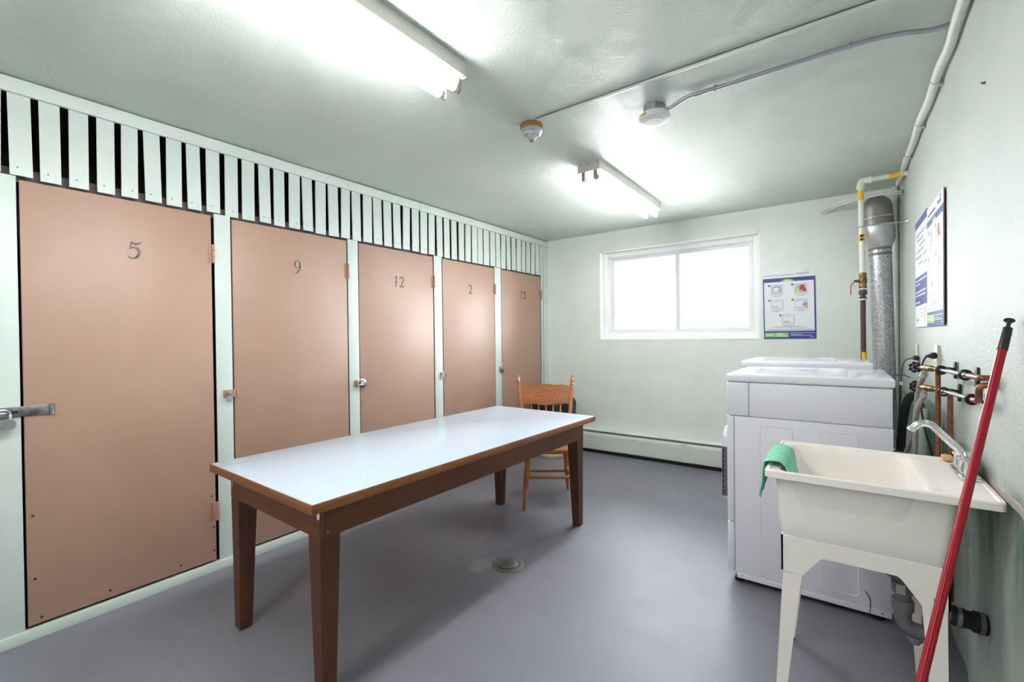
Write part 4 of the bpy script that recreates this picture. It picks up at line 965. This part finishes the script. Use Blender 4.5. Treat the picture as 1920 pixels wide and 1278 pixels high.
# ------------------------------------------------------------------ wall signs
def sign(name, origin, right, down, w, h, label, full, thick=0.003, edge='pwhite'):
    o = Vector(origin); rt = Vector(right).normalized(); dn = Vector(down).normalized(); nn = dn.cross(rt).normalized()
    # nn points into the room
    t = thing(name, tuple(o), label, 'sign')
    def quad(nm, mat, poly, lift, th=0.0003, parent=None):
        m = MB(); c = [o + rt * (a * w) + dn * (b * h) for a, b in poly]
        m.rings([[p + nn * (lift - th) for p in c], [p + nn * lift for p in c]])
        return m.build(nm, mat, parent or t, smooth=0)
    def rect(nm, mat, a0, a1, b0, b1, lift, r=0.0, **kw):
        if r: return quad(nm, mat, [(a, b) for a, b in rrect(a0, a1, b0, b1, r, 4)], lift, **kw)
        return quad(nm, mat, [(a0, b0), (a1, b0), (a1, b1), (a0, b1)], lift, **kw)
    L = lambda k: thick + 0.0004 * k
    rect('board', edge, 0, 1, 0, 1, thick, th=thick)
    if not full:
        rect('sheet', 'pwhite', 0.0, 1, 0.0, 1, L(1))
        rect('blue_band', 'pnavy', 0, 1, 0.0, 0.068, L(2)); rect('blue_panel', 'pnavy', 0, 1, 0.53, 0.80, L(2))
        for b, a0, a1 in ((0.13, .1, .9), (0.185, .22, .7), (0.235, .35, .85), (0.285, .18, .75), (0.34, .05, .55), (0.345, .65, .95), (0.40, .3, .6), (0.42, .7, .95)): rect('print_line', 'pgrey', a0, a1, b, b + 0.022, L(2))
        for b, a0, a1 in ((0.56, .05, .92), (0.595, .05, .45), (0.665, .05, .9), (0.70, .05, .85), (0.765, .05, .42)): rect('print_line', 'pblue', a0, a1, b, b + 0.014, L(3))
        for b in (0.84, 0.87, 0.90): rect('print_line', 'pgrey', .45, .72, b, b + 0.008, L(2))
        rect('print_line', 'pred', .80, .83, 0.82, 0.965, L(2)); rect('print_line', 'pgrey', .08, .3, 0.925, 0.945, L(2))
        return t
    rect('sheet', 'pwhite', 0, 1, 0, 1, L(1))
    rect('green_rule', 'pgreen', 0, 1, 0.108, 0.114, L(2))
    rect('blue_border', 'pnavy', 0, 1, 0.113, 1, L(2))
    rect('white_panel', 'pwhite', 0.024, 0.972, 0.166, 0.884, L(3), r=0.016)
    quad('green_tab', 'pgreen', [(0.48 + 0.125 * math.cos(a), 0.1665 - 0.036 * math.sin(a)) for a in [PI * k / 14 for k in range(15)]], L(4))
    rect('print_line', 'pwhite', 0.42, 0.54, 0.147, 0.157, L(5))
    P = lambda a, b, k: o + rt * (a * w) + dn * (b * h) + nn * L(k)
    glyphs('title_lettering', 'Laundry Room Instructions', 0.0205, P(0.315, 0.068, 2.2), rt, -dn, 'pnavy', t)
    glyphs('logo_lettering', 'Coinamatic', 0.0235, P(0.765, 0.058, 2.2), rt, -dn, 'pnavy', t)
    for b0 in (0.020, 0.034):
        m = MB(); pts = [P(0.80 + 0.11 * k / 8, b0 + 0.014 - 0.018 * math.sin(PI * k / 8) - 0.004 * k / 8, 2) for k in range(9)]
        m.tube(pts, [0.0004 + 0.0012 * math.sin(PI * k / 8) for k in range(9)], 6); m.build('logo_swoosh', 'pgrey', t)
    rect('print_line', 'pgrey', 0.69, 0.84, 0.080, 0.084, L(2))
    spots = [(0.125, 0.215, 0.155, 0.205), (0.575, 0.215, 0.61, 0.205), (0.125, 0.435, 0.155, 0.425), (0.575, 0.435, 0.61, 0.425), (0.335, 0.655, 0.365, 0.645)]
    for i, (ca, cb, pa_, pb_) in enumerate(spots):
        bd = quad('number_badge', 'pdark', [(ca + 0.024 * math.cos(2 * PI * k / 18), cb + 0.024 * w / h * math.sin(2 * PI * k / 18)) for k in range(18)], L(4))
        glyphs('badge_numeral', str(i + 1), 0.014, P(ca, cb, 4.3), rt, -dn, 'pwhite', bd)
        pw, ph = 0.245, 0.145
        pic = rect('picture', 'pblue', pa_, pa_ + pw, pb_, pb_ + ph, L(4), r=0.012)
        if i == 0:
            quad('picture_detail', 'pgrey', [(pa_ + 0.12 + 0.10 * math.cos(a), pb_ + 0.095 - 0.08 * math.sin(a)) for a in [PI * k / 12 for k in range(13)]], L(5))
            quad('picture_detail', 'pwhite', [(pa_ + 0.11 + 0.07 * math.cos(a), pb_ + 0.095 - 0.055 * math.sin(a)) for a in [PI * k / 12 for k in range(13)]], L(6))
            rect('picture_detail', 'pgrey', pa_ + 0.03, pa_ + 0.19, pb_ + 0.115, pb_ + 0.122, L(5)); rect('picture_detail', 'pskin', pa_ + 0.145, pa_ + 0.20, pb_ + 0.075, pb_ + 0.105, L(7), r=0.01)
        elif i == 1:
            quad('picture_detail', 'pgrey', [(pa_ + 0.12 + 0.11 * math.cos(a), pb_ + 0.12 - 0.10 * math.sin(a)) for a in [PI * k / 12 for k in range(13)]], L(5))
            quad('picture_detail', 'pyel', [(pa_ + .03, pb_ + .115), (pa_ + .05, pb_ + .05), (pa_ + .09, pb_ + .07), (pa_ + .085, pb_ + .12)], L(6))
            quad('picture_detail', 'pred', [(pa_ + .09, pb_ + .08), (pa_ + .13, pb_ + .018), (pa_ + .20, pb_ + .022), (pa_ + .19, pb_ + .06), (pa_ + .22, pb_ + .075), (pa_ + .19, pb_ + .115), (pa_ + .12, pb_ + .09)], L(6))
            quad('picture_detail', 'pdark', [(pa_ + .17, pb_ + .11), (pa_ + .215, pb_ + .09), (pa_ + .215, pb_ + .12)], L(7))
        elif i == 3:
            rect('picture_detail', 'pwhite', pa_ + 0.02, pa_ + 0.16, pb_ + 0.035, pb_ + 0.115, L(5), r=0.008)
            quad('picture_detail', 'pskin', [(pa_ + .13, pb_ + .085), (pa_ + .19, pb_ + .055), (pa_ + .24, pb_ + .05), (pa_ + .24, pb_ + .135), (pa_ + .20, pb_ + .115)], L(6))
        else:
            rect('picture_detail', 'pwhite', pa_ + 0.025, pa_ + 0.215, pb_ + 0.015, pb_ + 0.125, L(5), r=0.008)
            for a0 in (0.045, 0.10): rect('picture_detail', 'pgrey', pa_ + a0, pa_ + a0 + 0.04, pb_ + 0.095, pb_ + 0.117, L(6))
            rect('picture_detail', 'pgrey', pa_ + 0.06, pa_ + 0.16, pb_ + 0.030, pb_ + 0.034, L(6))
        rect('print_line', 'pgrey', pa_ + 0.0, pa_ + pw, pb_ + ph + 0.012, pb_ + ph + 0.018, L(4)); rect('print_line', 'pgrey', pa_ + 0.06, pa_ + pw - 0.06, pb_ + ph + 0.025, pb_ + ph + 0.031, L(4))
    for b, a0, a1 in ((0.818, .25, .72), (0.832, .15, .84), (0.858, .06, .95), (0.869, .06, .96)): rect('print_line', 'pgrey', a0, a1, b, b + 0.006, L(4))
    rect('green_panel', 'pgreen', 0.02, 0.485, 0.908, 0.976, L(3))
    for a0, a1, b in ((.05, .20, .938), (.25, .39, .925), (.25, .45, .948)): rect('print_line', 'pwhite', a0, a1, b, b + 0.010, L(4))
    for a0, a1, b in ((.52, .96, .912), (.52, .74, .934), (.52, .92, .948), (.88, .96, .970)): rect('print_line', 'pblue', a0, a1, b, b + 0.006, L(3))
    return t
sign('wall_sign', (2.286, -0.001, 1.861), (1, 0, 0), (0.012, 0, -1), 0.395, 0.606, 'blue bordered laundry instruction sign on the back wall beside the window', True)
sign('wall_sign', (W - 0.004, -1.046, 1.940), (0, -1, 0.0), (0, 0, -1), 0.468, 0.610, 'narrow white instruction sheet with blue bands on the right wall', False)
sign('wall_sign', (W - 0.004, -1.512, 1.924), (0, -1, 0.0), (0, 0, -1), 0.474, 0.594, 'blue bordered instruction board with dark edge on the right wall', True, 0.004, 'pedge')
tag(MB().lathe([(0.005, 0), (0.003, 0.014)], (W + 0.002, -2.658, 2.068), (-1, 0, 0.2), 8).build('nail', 'darkgrey'), 'single nail sticking out high on the right wall', 'nail')
tag(MB().tube(spline([(3.058, -1.30, 1.035), (3.12, -0.95, 1.03), (3.19, -0.75, 1.02), (W - 0.004, -0.68, 1.0)]), 0.004, 8).build('thin_cable', 'greyslot'), 'thin grey cable from behind the laundry machine to the right wall', 'cable')
